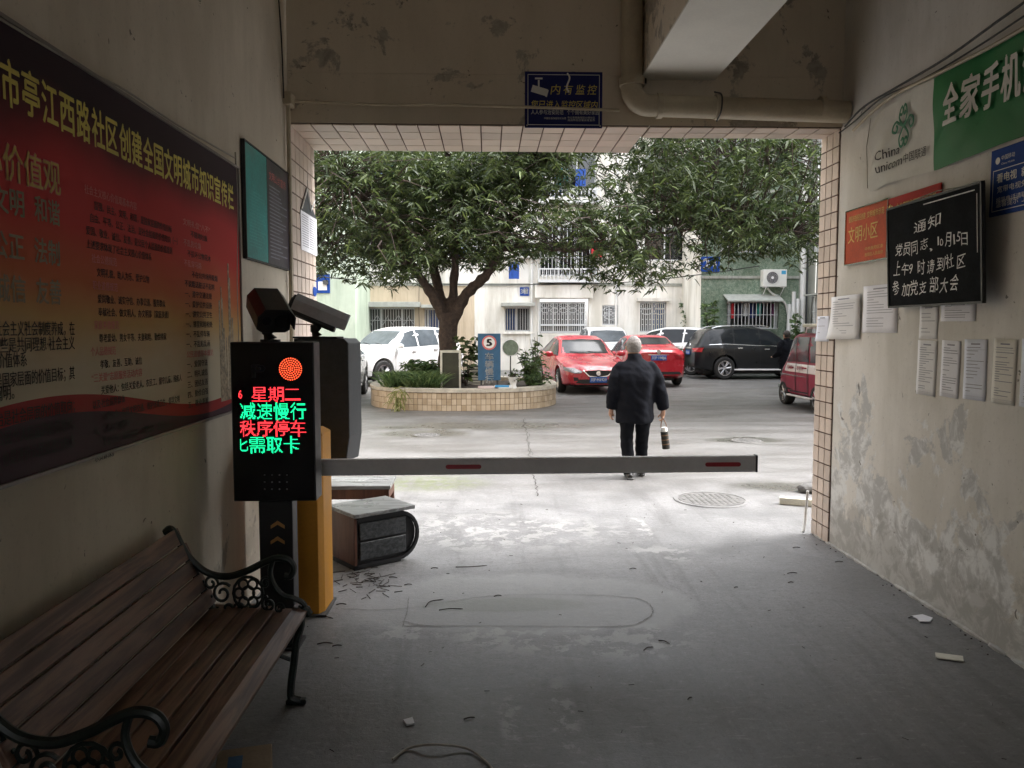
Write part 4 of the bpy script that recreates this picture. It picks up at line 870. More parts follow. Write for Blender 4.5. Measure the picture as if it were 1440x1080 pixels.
for i in range(90):
    p = Vector((random.uniform(-1.3, 2.5), random.uniform(2.8, 7.5), .003)); a = random.uniform(0, 3.14); l = random.uniform(.003, .014); d = Vector((math.cos(a), math.sin(a), 0))*l; mb.tube([p-d, p+d], random.uniform(.0008, .002), 4)
for i in range(30):
    p = Vector((XR-abs(random.gauss(0, .06)), random.uniform(3, 6.2), .004)); mb.box(p, (random.uniform(.003, .012), random.uniform(.003, .012), random.uniform(.003, .006)), Matrix.Rotation(random.uniform(0, 3), 3, 'Z'))
tag(mb.build('litter', 'twig', None), 'bits of bark, grit and twig scattered on the floor', kind='stuff')
# lumps of old cement along the foot of the right wall
mb = MB()
for i in range(90):
    y = random.uniform(2.6, 6.1); s = random.uniform(.01, .035); q = bmesh.new(); bmesh.ops.create_icosphere(q, subdivisions=1, radius=1)
    mb.add([(XR-.004+v.co.x*s*.5, y+v.co.y*s*2.2, .006+v.co.z*s*.5) for v in q.verts], [tuple(x.index for x in f.verts) for f in q.faces]); q.free()
mb.build('cement_fillet', 'wall_r', wr, smooth=True)['kind'] = 'stuff'
# cracks and joints in the floor
def crack(pts, wd, m='twig', jag=.012, n=14):
    P = crv([onZ(u, v) for u, v in pts], n); vs = []; fs = []
    for i, p in enumerate(P):
        d = (P[min(i+1, len(P)-1)]-P[max(0, i-1)]).normalized(); n_ = Vector((-d.y, d.x, 0)); j = random.gauss(0, jag)
        ww = wd*random.uniform(.4, 1.3); vs += [(p+n_*(j-ww)), (p+n_*(j+ww))]
    vs = [(v.x, v.y, .004) for v in vs]; fs = [(2*i, 2*i+1, 2*i+3, 2*i+2) for i in range(len(P)-1)]
    return MB().add(vs, fs).build('crack', m, ground, fix=False)
M['crackm'] = pm('dark crack', (.05, .045, .042), .9); M['crackl'] = pm('faint joint', (.19, .185, .18), .9)
crack([(736, 590), (741, 615), (745, 640), (751, 668), (756, 698)], .006, M['crackm'], .014, 12)
crack([(735, 588), (742, 618), (748, 640)], .004, M['crackm'], .03, 12)
crack([(470, 856), (560, 857), (700, 838), (860, 838)], .0025, M['crackl'], .001); crack([(568, 881), (700, 881), (860, 882)], .003, M['crackl'], .001)
crack([(860, 838), (905, 845), (918, 862), (895, 878), (860, 882)], .0035, M['crackl'], .003); crack([(566, 882), (572, 862), (575, 840)], .003, M['crackl'], .001); crack([(566, 874), (590, 879), (620, 882)], .003, M['crackl'], .002)
# manhole, drains
def manhole(u, v, r, label):
    p = onZ(u, v); t = thing('manhole_cover', label, 'manhole cover', (p.x, p.y, 0))
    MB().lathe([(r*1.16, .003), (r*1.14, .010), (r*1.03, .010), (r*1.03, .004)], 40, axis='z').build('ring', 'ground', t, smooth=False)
    MB().lathe([(r, .003), (r, .009), (0.01, .009)], 40, axis='z').build('cover', 'iron_g', t); mb = MB()
    for i in range(-5, 6):
        for j in range(-5, 6):
            if (i*i+j*j) < 26: mb.box((i*r*.17, j*r*.17, .0105), (r*.08, r*.08, .003), Matrix.Rotation(R(45), 3, 'Z'))
    mb.build('studs', 'iron_g', t)
manhole(1000, 703, .31, 'round manhole cover set in the concrete just outside the passage')
manhole(600, 612, .20, 'small round drain cover in the damp patch left in the yard')
manhole(1050, 620, .22, 'dark drain cover in the yard right of the walking man')
p = onZ(1093, 707); o = MB().box((0, 0, 0), (.40, .075, .065)).build('plank', 'plank_w', None, bevel=.004); o.location = (p.x+.19, p.y-.12, .034); o.rotation_euler = (0, 0, R(-24)); tag(o, 'short whitish block of timber outside the right tiled edge', 'timber')
p = onZ(1137, 692); mb = MB(); q = bmesh.new(); bmesh.ops.create_icosphere(q, subdivisions=2, radius=1)
for v in q.verts: v.co *= 1+.22*math.sin(v.co.x*5+v.co.y*3)+random.uniform(-.08, .08)
mb.add([(v.co.x*.12, v.co.y*.10, .045+v.co.z*.05) for v in q.verts], [tuple(x.index for x in f.verts) for f in q.faces]); o = mb.build('stone', 'iron_g', None); o.location = (p.x+.02, p.y, 0); tag(o, 'dark stone lying behind the whitish timber', 'stone'); q.free()
o = MB().tube(crv([(XR-.03, 6.17, .34), (XR-.04, 6.17, .2), (XR-.06, 6.14, .08), (XR-.09, 6.10, .02)], 6), .012, 8).build('thin_pipe', 'pvc_w', None, smooth=True); tag(o, 'thin white pipe at the foot of the right tiled edge', 'pipe')

# ------------------------------------------------------------------ buildings round the yard
YB1 = 31.0
def B(u, v, Y=YB1): p = onY(u, v, Y); return p.x, p.z
def wall_holes(x0, x1, z0, z1, holes, depth, parent, m, name='wall', thick=.3):
    """wall in local x,z facing -y, with real openings and reveals; holes = (xa,xb,za,zb)"""
    xs = sorted({x0, x1, *[h[0] for h in holes], *[h[1] for h in holes]}); zs = sorted({z0, z1, *[h[2] for h in holes], *[h[3] for h in holes]})
    mb = MB()
    for i in range(len(xs)-1):
        for j in range(len(zs)-1):
            cx, cz = (xs[i]+xs[i+1])/2, (zs[j]+zs[j+1])/2
            if any(h[0] < cx < h[1] and h[2] < cz < h[3] for h in holes): continue
            mb.add([(xs[i], 0, zs[j]), (xs[i+1], 0, zs[j]), (xs[i+1], 0, zs[j+1]), (xs[i], 0, zs[j+1])], [(0, 1, 2, 3)])
    for a, b, c, d in holes:
        for q in (((a, 0, c), (b, 0, c), (b, thick, c), (a, thick, c)), ((a, 0, d), (a, thick, d), (b, thick, d), (b, 0, d)), ((a, 0, c), (a, thick, c), (a, thick, d), (a, 0, d)), ((b, 0, c), (b, 0, d), (b, thick, d), (b, thick, c))): mb.add(q, [(0, 1, 2, 3)])
    return mb.build(name, m, parent, fix=False)
def window(par, x0, x1, z0, z1, y=0, depth=.16, mull=(), curtain=None, grille=None, proud=0, gm='bar', cloth=0, rm=.5):
    """window part with frame, panes, curtain, room behind and steel grille as sub-parts; y = wall face"""
    fw = .05; mb = MB(); yf = y+depth
    mb.b2((x0, yf, z0), (x0+fw, yf+.05, z1)).b2((x1-fw, yf, z0), (x1, yf+.05, z1)).b2((x0+fw, yf, z0), (x1-fw, yf+.05, z0+fw)).b2((x0+fw, yf, z1-fw), (x1-fw, yf+.05, z1))
    for f in mull: xm = x0+(x1-x0)*f; mb.b2((xm-fw*.5, yf, z0+fw), (xm+fw*.5, yf+.05, z1-fw))
    wdw = mb.build('window', 'frame_w', par)
    MB().add([(x0+fw, yf+.025, z0+fw), (x1-fw, yf+.025, z0+fw), (x1-fw, yf+.025, z1-fw), (x0+fw, yf+.025, z1-fw)], [(0, 1, 2, 3)]).build('pane', 'glass', wdw, fix=False)
    r = MB(); yy0, yy1 = yf+.06, yf+rm
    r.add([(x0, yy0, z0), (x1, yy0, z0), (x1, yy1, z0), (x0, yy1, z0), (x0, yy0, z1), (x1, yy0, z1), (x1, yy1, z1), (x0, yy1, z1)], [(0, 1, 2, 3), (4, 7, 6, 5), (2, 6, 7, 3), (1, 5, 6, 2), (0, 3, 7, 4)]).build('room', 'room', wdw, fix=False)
    if curtain:
        a, b = curtain; xa, xb = x0+(x1-x0)*a, x0+(x1-x0)*b; n = 40
        MB().add([(xa+(xb-xa)*i/n, yf+.10+.022*math.sin(i*1.3), zz) for i in range(n+1) for zz in (z0+.03, z1-.03)], [(2*i, 2*i+2, 2*i+3, 2*i+1) for i in range(n)]).build('curtain', 'curtain', wdw, fix=False)
    if grille:
        g = MB(); yg = y-proud if proud else y+.03; sp, hz, style = grille; n = max(2, int((x1-x0)/sp)); rb = .011
        for i in range(n+1):
            x = x0+(x1-x0)*i/n; g.b2((x-rb, yg-rb, z0), (x+rb, yg+rb, z1))
        for k in range(hz): z = z0+(z1-z0)*k/(hz-1); g.b2((x0, yg-rb*1.3, z-rb), (x1, yg-rb*1.3-.004, z+rb))
        if proud:
            ns = max(2, int(proud/sp)+1)
            for x in (x0, x1):
                for k in range(ns): yk = yg+(proud)*k/ns; g.b2((x-rb, yk-rb, z0), (x+rb, yk+rb, z1))
                for z in (z0, z1, (z0+z1)/2): g.b2((x-rb*.8, yg, z-rb), (x+rb*.8, y, z+rb))
            for k in range(n+1): x = x0+(x1-x0)*k/n; g.b2((x-rb, yg, z0-rb), (x+rb, y, z0+rb))
        if style == 'scroll':
            m_ = int((x1-x0)/.36)
            for i in range(m_):
                cx = x0+(x1-x0)*(i+.5)/m_; r_ = (x1-x0)/m_*.42
                for s in (0, 1): g.tube([(cx+r_*math.cos(a), yg-.02, z1-.05-s*.2-r_*.6+r_*.6*math.sin(a)) for a in np.linspace(0, 2*math.pi, 9)], .011, 4)
            for k in (.25, .42, .6, .78):
                for i in range(n):
                    if (i+int(k*10)) % 2: x = x0+(x1-x0)*i/n; z = z0+(z1-z0)*k; g.b2((x, yg-.016, z-.012), (x+(x1-x0)/n, yg+.004, z+.012))
        if style == 'diag':
            for i in range(n//2): 
                xa = x0+(x1-x0)*i/(n//2); xb = x0+(x1-x0)*(i+1)/(n//2); s = 1 if i % 2 else -1; zm = (z0+z1)/2
                g.tube([(xa, yg-.02, zm-.2*s*(1 if i % 4 < 2 else .4)), (xb, yg-.02, zm+.2*s)], .009, 4)
        g.build('window_grille', gm, wdw)
    if cloth:
        cc = [(.5, .03, .04), (.04, .04, .07), (.5, .5, .5), (.02, .03, .12), (.04, .3, .27), (.06, .06, .07), (.10, .02, .07)]
        for i in range(cloth):
            x = x0+(x1-x0)*(i+.5)/cloth; hh = random.uniform(.35, .6)
            MB().add([(x-.09+.18*k/4, y-proud*.5+.02*math.sin(k*2), zz) for k in range(5) for zz in (z1-.08-hh, z1-.08)], [(2*k, 2*k+2, 2*k+3, 2*k+1) for k in range(4)]).build('hanging_cloth', pm('laundry %d' % i, cc[i % 7], .9), wdw, fix=False)
    return wdw
def at(t, o_): o_.location = o_.location; return o_

# middle building, beige to white
bu = thing('apartment_building', 'long white apartment building across the yard behind the tree', 'building', (0, YB1, 0))
HT = 16.5
gx = [B(u, 440)[0] for u in (500, 583, 597, 628, 710, 746, 756, 828, 847, 869, 900, 937, 985)]
def zz(v): return B(690, v)[1]
h0 = [(gx[0]+.02, gx[1], zz(468), zz(433)), (gx[2], gx[3], zz(466), zz(434)), (gx[4], gx[5], zz(466), zz(432)), (gx[6], gx[7], zz(469), zz(420)), (gx[8], gx[9], zz(457), zz(429)), (gx[10], gx[11], zz(467), zz(424))]
ups = []
for k in range(4):
    zf = zz(400)+k*3.05
    for a, b, c, d in ((-4.6, -2.6, .9, 2.3), (-1.4, .2, 1.0, 2.3), (2.1, 4.3, .35, 2.35), (6.2, 7.9, .95, 2.3)): ups.append((a, b, zf+c, zf+d))
xs_m = gx[5]+.25
def sel(H, a, b): return [h for h in H if h[0] >= a and h[1] <= b]
w1 = wall_holes(gx[0]-.5, gx[4]-1.2, 0, zz(400), sel(h0, -99, gx[4]-1.2), .3, bu, 'b_beige')
w2 = wall_holes(gx[4]-1.2, gx[12]+.3, 0, zz(400), sel(h0, gx[4]-1.2, 99), .3, bu, 'b_white')
w3 = wall_holes(gx[0]-.5, gx[12]+.3, zz(400), HT, ups, .3, bu, 'b_white')
MB().b2((gx[0]-.5, .3, HT), (gx[12]+.3, 9, HT+.2)).b2((gx[0]-.5, -.02, HT-.02), (gx[12]+.3, .298, HT+.3)).build('roof', 'roofm', bu)
for i in range(1, 5): MB().b2((gx[0]-.5, -.035, zz(400)+(i-1)*3.05-.06), (gx[12]+.3, -.001, zz(400)+(i-1)*3.05+.05)).build('floor_band', 'b_grey', bu)
MB().b2((gx[0], -.5, zz(433)+.02), (gx[1]+.25, -.001, zz(433)+.22)).b2((gx[2]-.1, -.45, zz(434)+.02), (gx[3]+.2, -.001, zz(434)+.14)).b2((gx[4]-.15, -.4, zz(432)+.03), (gx[5]+.15, -.001, zz(432)+.17)).build('canopy', 'canopy', bu, bevel=.01)
MB().b2((gx[4]-.08, -.12, zz(466)-.10), (gx[5]+.1, -.001, zz(466)-.01)).b2((gx[8]-.08, -.10, zz(457)-.10), (gx[9]+.1, -.001, zz(457)-.01)).build('sill', 'b_white', bu)
MB().b2((gx[6]-.12, -.35, zz(420)+.02), (gx[7]+.12, -.002, zz(401))).build('balcony_front', 'b_white', bu, bevel=.01)
MB().b2((gx[10]-.15, -.25, zz(424)+.02), (gx[11]+.1, -.002, zz(424)+.14)).build('canopy', 'b_white', bu)
MB().b2((gx[0]-.02, -.28, zz(468)-.16), (gx[1]-.3, -.002, zz(468)-.05)).build('flower_shelf', 'b_grey', bu)
for i in range(9): 
    x = gx[0]+.15+i*.14; MB().lathe([(.035, 0), (.05, .12), (.044, .12), (.04, .1)], 10, (x, -.15, zz(468)-.048)).build('flower_pot', 'plank_w', bu)
MB().cyl((gx[5]+.32, -.05, 0), (gx[5]+.32, -.05, zz(402)), .045, 10).build('rain_pipe', 'pvc_w', bu, smooth=True)
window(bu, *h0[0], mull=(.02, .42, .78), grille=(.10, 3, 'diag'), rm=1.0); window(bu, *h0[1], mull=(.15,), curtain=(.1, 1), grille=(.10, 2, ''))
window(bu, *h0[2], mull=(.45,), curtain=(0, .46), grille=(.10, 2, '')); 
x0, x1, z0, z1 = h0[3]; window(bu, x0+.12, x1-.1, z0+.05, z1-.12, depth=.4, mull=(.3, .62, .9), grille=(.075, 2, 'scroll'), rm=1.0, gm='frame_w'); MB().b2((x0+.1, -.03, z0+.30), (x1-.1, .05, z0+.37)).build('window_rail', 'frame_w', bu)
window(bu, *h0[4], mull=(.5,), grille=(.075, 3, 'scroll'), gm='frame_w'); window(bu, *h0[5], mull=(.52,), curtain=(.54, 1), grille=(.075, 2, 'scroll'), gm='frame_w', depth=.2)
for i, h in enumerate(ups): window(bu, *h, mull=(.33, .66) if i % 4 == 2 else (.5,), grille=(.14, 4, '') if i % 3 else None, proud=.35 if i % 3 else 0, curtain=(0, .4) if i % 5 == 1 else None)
for k in range(4):
    z = zz(400)+k*3.05; mb = MB(); mb.b2((2.0, -.55, z+.06), (4.4, -.001, z+.16)).b2((2.0, -.55, z+.55), (4.4, -.5, z+.6))
    for i in range(17): mb.b2((2.0+i*.148, -.54, z+.16), (2.03+i*.148, -.51, z+.55))
    mb.build('balcony_rail', 'frame_w', bu)
a = B(731, 416); b = B(744, 404); pl = MB().b2((a[0], -.03, a[1]), (b[0], -.004, b[1])).build('number_plate', 'blue', bu); mb = MB(); tm = MB(); text(tm, '3幢', a[0]+.04, a[1]+.06, .24, w=b[0]-a[0]-.08, bold=.03, z=0); mb.add([(v[0], -.0315, v[1]) for v in tm.v], tm.f); mb.build('lettering', 'white', pl, fix=False)
for k, (x, z, c) in enumerate(((B(722, 380)[0], B(722, 390)[1], 0), (B(836, 350)[0], B(836, 360)[1], 1), (2.4, 7.2, 2), (2.9, 7.2, 3), (3.6, 7.2, 0), (2.6, 10.3, 1), (6.5, 7.4, 2), (-3.6, 7.5, 3), (-4.1, 7.5, 0))):
    o = MB().add([(x-.2+.4*j/4, -.62+.03*math.sin(j*2), zz_) for j in range(5) for zz_ in (z-.1, z+.55)], [(2*j, 2*j+2, 2*j+3, 2*j+1) for j in range(4)]).build('hanging_cloth', pm('washing %d' % k, ((.02, .07, .3), (.45, .03, .04), (.5, .5, .48), (.03, .25, .3))[c], .9), bu, fix=False)
for x, z in ((1.2, 4.4), (5.4, 4.5), (5.4, 7.6), (1.2, 7.5), (-2.2, 4.4), (-2.2, 7.6), (8.1, 4.5)):
    o = MB().b2((x, -.36, z), (x+.75, -.04, z+.52)).build('air_conditioner_unit', 'acw', bu, bevel=.01); MB().lathe([(.2, -.362), (.2, -.368), (.01, -.368)], 20, (x+.28, 0, z+.26), 'y').build('fan', 'plastic', o)
    MB().tube(crv([(x+.7, -.2, z), (x+.8, -.06, z-.3), (x+.82, -.05, z-.9)], 4), .025, 6).build('hose', 'pvc_w', bu)
for x in (1.75, 5.1, 8.4): MB().cyl((x, -.07, 0), (x+.02, -.07, HT), .05, 8).build('rain_pipe', 'pvc_w', bu, smooth=True)
# left pale green block, in front
YL = 27.5; xl = onY(500, 450, YL).x
t = thing('apartment_building', 'pale green rendered block at the left behind the silver car', 'building', (0, YL, 0))
wall_holes(-16, xl, 0, HT, [(-9.5, -7.9, 1.2, 2.6), (-9.5, -7.9, 4.3, 5.7), (-9.5, -7.9, 7.3, 8.7), (-13.5, -11.9, 1.2, 2.6), (-13.5, -11.9, 4.3, 5.7), (-13.5, -11.9, 7.3, 8.7)], .3, t, 'b_pale')
for x in (-9.5, -13.5):
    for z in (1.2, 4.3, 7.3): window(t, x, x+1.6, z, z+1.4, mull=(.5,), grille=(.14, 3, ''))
MB().add([(xl, .001, 0), (xl, YB1-YL, 0), (xl, YB1-YL, HT), (xl, .001, HT)], [(0, 1, 2, 3)]).build('wall', 'b_pale', t); MB().b2((-16, .3, HT), (xl-.01, 7, HT+.2)).build('roof', 'roofm', t)
a = onY(443, 412, YL-.1); b = onY(463, 385, YL-.1); t2 = thing('sign', 'small blue and white sign on the pale green block by the cable', 'sign'); frame(t2, (a.x, YL, a.z), 'F', .004); board(t2, b.x-a.x, b.z-a.z, 'blue', .03); MB().b2((.1, .1, .031), (b.x-a.x-.1, (b.z-a.z)*.6, .035)).build('panel', 'white', t2)
t2 = MB().b2((onY(455, 400, YL).x, YL-.12, onY(455, 400, YL).z), (onY(462, 390, YL).x, YL-.004, onY(455, 394, YL).z)).build('wall_lamp', 'dgrey', None); tag(t2, 'small dark lamp under the blue and white sign', 'lamp')
# green pebbledash block right
YG = 28.2; xg0 = onY(985, 450, YG).x; xg1 = onY(1122, 450, YG).x
def G(u, v): p = onY(u, v, YG); return p.x, p.z
t = thing('apartment_building', 'green pebbledash block behind the black suv, with a caged laundry window', 'building', (0, YG, 0))
wx0, wz0 = G(1022, 462); wx1, wz1 = G(1088, 424)
hs_ = [(wx0, wx1, wz0, wz1)]+[(wx0-.3, wx1-.2, wz1+1.75+k*3.05, wz1+3.2+k*3.05) for k in range(4)]
wall_holes(xg0, xg1, 0, HT, hs_, .3, t, 'b_green')
MB().add([(xg0, .001, 0), (xg0, YB1-YG, 0), (xg0, YB1-YG, HT), (xg0, .001, HT)], [(0, 1, 2, 3)]).build('wall', 'b_white', t); MB().b2((xg0+.01, .3, HT), (xg1, 7, HT+.2)).build('roof', 'roofm', t)
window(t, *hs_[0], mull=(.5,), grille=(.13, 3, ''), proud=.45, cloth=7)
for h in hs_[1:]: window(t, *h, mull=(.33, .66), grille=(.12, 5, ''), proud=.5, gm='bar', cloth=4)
mb = MB().add([(wx0-.15, -.62, wz1+.02), (wx1+.15, -.62, wz1+.02), (wx1+.15, -.001, wz1+.26), (wx0-.15, -.001, wz1+.26), (wx0-.15, -.62, wz1-.02), (wx1+.15, -.62, wz1-.02), (wx1+.15, -.001, wz1+.22), (wx0-.15, -.001, wz1+.22)], [(0, 1, 2, 3), (7, 6, 5, 4), (0, 4, 5, 1), (1, 5, 6, 2), (3, 2, 6, 7), (0, 3, 7, 4)]); mb.build('canopy', 'canopy', t)
for k in range(4): MB().b2((xg0-.02, -.05, 3.45+k*3.05), (xg1, -.001, 3.55+k*3.05)).build('floor_band', 'b_grey', t)
MB().cyl((xg1+.12, -.08, 0), (xg1+.12, -.08, HT), .10, 12).build('rain_pipe', 'pvc_w', t, smooth=True)
MB().cyl((xg1+.28, -.06, 0), (xg1+.28, -.06, HT), .03, 8).build('rain_pipe', 'dgrey', t, smooth=True)
a = G(984, 382); b = G(1012, 361); pl = MB().b2((a[0]+.03, -.03, a[1]), (b[0], -.004, b[1])).build('number_plate', 'blue', t); mb = MB(); tm = MB(); text(tm, '24', a[0]+.12, a[1]+.08, .45, w=b[0]-a[0]-.25, bold=.04, z=0); mb.add([(v[0], -.0315, v[1]) for v in tm.v], tm.f); mb.build('lettering', 'white', pl, fix=False)
for u0, h_ in ((1106, .9), (1112, 1.35), (1118, 1.1)):
    x, z = G(u0, 463); MB().cyl((x, -.18, z-.2), (x+.03, -.14, z+h_), .075, 10).build('vent_pipe', 'pvc_w', t, smooth=True)
# air conditioner
a = G(1068, 404); b = G(1101, 380); ac = thing('air_conditioner', 'white air conditioner unit on the green wall over the caged window', 'air conditioner', (a[0], YG-.40, a[1])); w_, h_ = b[0]-a[0], b[1]-a[1]
MB().b2((0, 0, 0), (w_, .34, h_)).build('casing', 'acw', ac, bevel=.015, seg=2); cx, cz_ = w_*.38, h_*.52
MB().lathe([(.235, -.003), (.235, -.018), (.215, -.018), (.215, -.003)], 30, (cx, 0, cz_), 'y').build('fan_ring', 'acw', ac); MB().lathe([(.21, -.002), (.21, -.006), (.01, -.006)], 30, (cx, 0, cz_), 'y').build('fan_well', 'plastic', ac)
mb = MB()
for k in range(8): mb.lathe([(.02+.026*k, -.012), (.024+.026*k, -.012), (.024+.026*k, -.016), (.02+.026*k, -.016)], 28, (cx, 0, cz_), 'y', closed=True)
mb.lathe([(.05, -.008), (.05, -.019), (.01, -.019)], 14, (cx, 0, cz_), 'y'); mb.build('fan_guard', 'alu', ac); MB().b2((w_*.76, -.004, h_*.72), (w_*.95, -.0005, h_*.93)).build('energy_label', pm('blue label', (.06, .33, .55), .5), ac)
MB().tube([(.1, .36, -.01), (.1, -.02, -.02)], .018, 4).tube([(w_-.1, .36, -.01), (w_-.1, -.02, -.02)], .018, 4).tube([(.1, -.0, -.03), (.1, .39, -.33)], .014, 4).tube([(w_-.1, 0, -.03), (w_-.1, .39, -.33)], .014, 4).build('bracket', 'alu', ac)
MB().tube(crv([(.25, .3, -.02), (.4, .28, -.2), (.75, .30, -.42), (.95, .32, -.65), (1.05, .30, -1.05), (1.25, .28, -1.3)], 6), .035, 8).build('hose', 'pvc_w', ac, smooth=True)
# right wing, seen at a slant beside the tiled edge
XW = onY(1146, 450, YG).x
t = thing('apartment_building', 'grey stained wing at the far right, seen at a slant behind the red three-door cart', 'building', (XW, YG, 0)); t['label'] = 'grey stained wing at the right, seen at a slant behind the red mini car'
MB().b2((xg1-XW+.001, .02, 0), (0, .2, HT)).build('wall', 'b_grey', t)
wing = bpy.data.objects.new('wing_face', None); COL.objects.link(wing); wing.parent = t; wing.rotation_euler = (0, 0, R(-90))
hw = [(x, x+1.6, z, z+1.5) for x in (.9, 4.2, 7.6, 11.0) for z in (1.25, 4.3, 7.35)]
wall_holes(0, 16, 0, HT, hw, .3, wing, 'b_grey')
for h in hw: window(wing, *h, mull=(.5,), grille=(.13, 4, ''), proud=.5, gm='frame_w')
mb = MB()
for a, b, c, d in hw: mb.b2((a-.15, -.75, d+.04), (b+.15, -.001, d+.10))
mb.build('canopy', 'canopy', wing); MB().b2((0, 2, HT), (.5, .3, HT+.2)).build('parapet', 'roofm', t)
MB().b2((.02, -16, HT), (6, 0, HT+.2)).build('roof', 'roofm', t)
mb = MB()
for i in range(2): mb.lathe([(.02, 0), (.07, .03), (.09, .1), (.05, .15), (.01, .16)], 10, (-.45, -1.3-i*.35, 5.95+i*.25))
mb.build('red_lantern', 'lamp_r', t)
# left side block closing the yard
t = thing('apartment_building', 'plain beige side block closing the yard on the far left', 'building', (-16, 6.7, 0)); MB().b2((-6, 0, 0), (0, 20, HT-3)).build('wall', 'b_beige', t)
# overhead cables in the yard
def ycable(P, r, label):
    o = MB().tube(crv(P, 8), r, 5).build('cable', 'cable', None, smooth=True); tag(o, label, 'cable')
ycable([onY(440, 388, YL-.2), onY(480, 392, YL-.15), onY(500, 393, YL-.1)], .02, 'sagging cable crossing the pale green block')
ycable([onY(500, 395, YB1-.12), onY(640, 400, YB1-.12), onY(750, 400, YB1-.4), onY(880, 397, YB1-.5), onY(985, 386, YG-.2), onY(1068, 374, YG-.1)], .018, 'long black cable strung along the white building to the green block')
ycable([onY(590, 380, YB1-.2), onY(589, 430, YB1-.2), onY(590, 470, YB1-.2)], .012, 'thin cable hanging down the wall left of the tree trunk')

# ------------------------------------------------------------------ planter and what stands in it
PCX, PCY, PA, PB = onZ(652, 568).x-.0, 17.75, 2.05, 2.15
pl = thing('planter', 'rounded raised planter faced with small cream tiles round the big tree', 'planter', (PCX, PCY, 0))
def sup(a, A, Bb, e=2.5): c, s = math.cos(a), math.sin(a); return (A*math.copysign(abs(c)**(2/e), c), Bb*math.copysign(abs(s)**(2/e), s))
PHt = .44; n = 120
ring = [sup(2*math.pi*i/n, PA, PB) for i in range(n)]; rin = [sup(2*math.pi*i/n, PA-.28, PB-.28) for i in range(n)]
MB().add([(x, y, z) for z in (0, PHt-.07) for x, y in ring], [(i, (i+1) % n, n+(i+1) % n, n+i) for i in range(n)]).build('grout_bed', 'grout', pl, smooth=True)
# facing tiles, three courses, under 10 px each in the picture
P = [sup(t_, PA+.004, PB+.004) for t_ in np.linspace(0, 2*math.pi, 2001)]; S_ = [0]
for i in range(1, len(P)): S_.append(S_[-1]+math.hypot(P[i][0]-P[i-1][0], P[i][1]-P[i-1][1]))
nt_ = int(S_[-1]/.098); mb = MB()
for k in range(nt_):
    s = (k+.5)*S_[-1]/nt_; x = np.interp(s, S_, [p[0] for p in P]); y = np.interp(s, S_, [p[1] for p in P]); x2_ = np.interp(s+.01, S_, [p[0] for p in P]); y2_ = np.interp(s+.01, S_, [p[1] for p in P])
    an = math.atan2(y2_-y, x2_-x)
    for j in range(3): mb.box((x, y, .062+j*.121), (.090, .012, .113), Matrix.Rotation(an, 3, 'Z'))
def tilestuff():
    m, nt, p = newmat('planter tiles'); ge = nt.nodes.new('ShaderNodeNewGeometry'); v = geo_pos(nt)
    c = mixc(nt, ge.outputs['Random Per Island'], (.38, .29, .19), (.56, .46, .34)); c = mixc(nt, mth(nt, 'MULTIPLY', ramp(nt, noise(nt, v, 2.5, 6), .5, .7), .6), c, (.24, .17, .10))
    L(nt, c, p.inputs['Base Color']); p.inputs['Roughness'].default_value = .4; return m
mb.build('facing_tiles', tilestuff(), pl)['kind'] = 'stuff'
r1 = [sup(2*math.pi*i/n, PA+.03, PB+.03) for i in range(n)]
vs = [(x, y, z) for z in (PHt-.068, PHt) for x, y in r1]+[(x, y, PHt) for x, y in rin]+[(x, y, PHt-.2) for x, y in rin]
MB().add(vs, [(i, (i+1) % n, n+(i+1) % n, n+i) for i in range(n)]+[(n+i, n+(i+1) % n, 2*n+(i+1) % n, 2*n+i) for i in range(n)]+[(2*n+i, 2*n+(i+1) % n, 3*n+(i+1) % n, 3*n+i) for i in range(n)]).build('rim', pm('worn planter rim', (.46, .42, .35), .7, .25, 8), pl, bevel=0)
MB().add([(x, y, PHt-.07+.03*math.sin(x*5)) for x, y in rin]+[(0, 0, PHt)], [(i, (i+1) % n, n) for i in range(n)]).build('soil', 'soil', pl, fix=False)
def onP(u, Y): return onY(u, 500, Y).x
ZS = PHt-.05
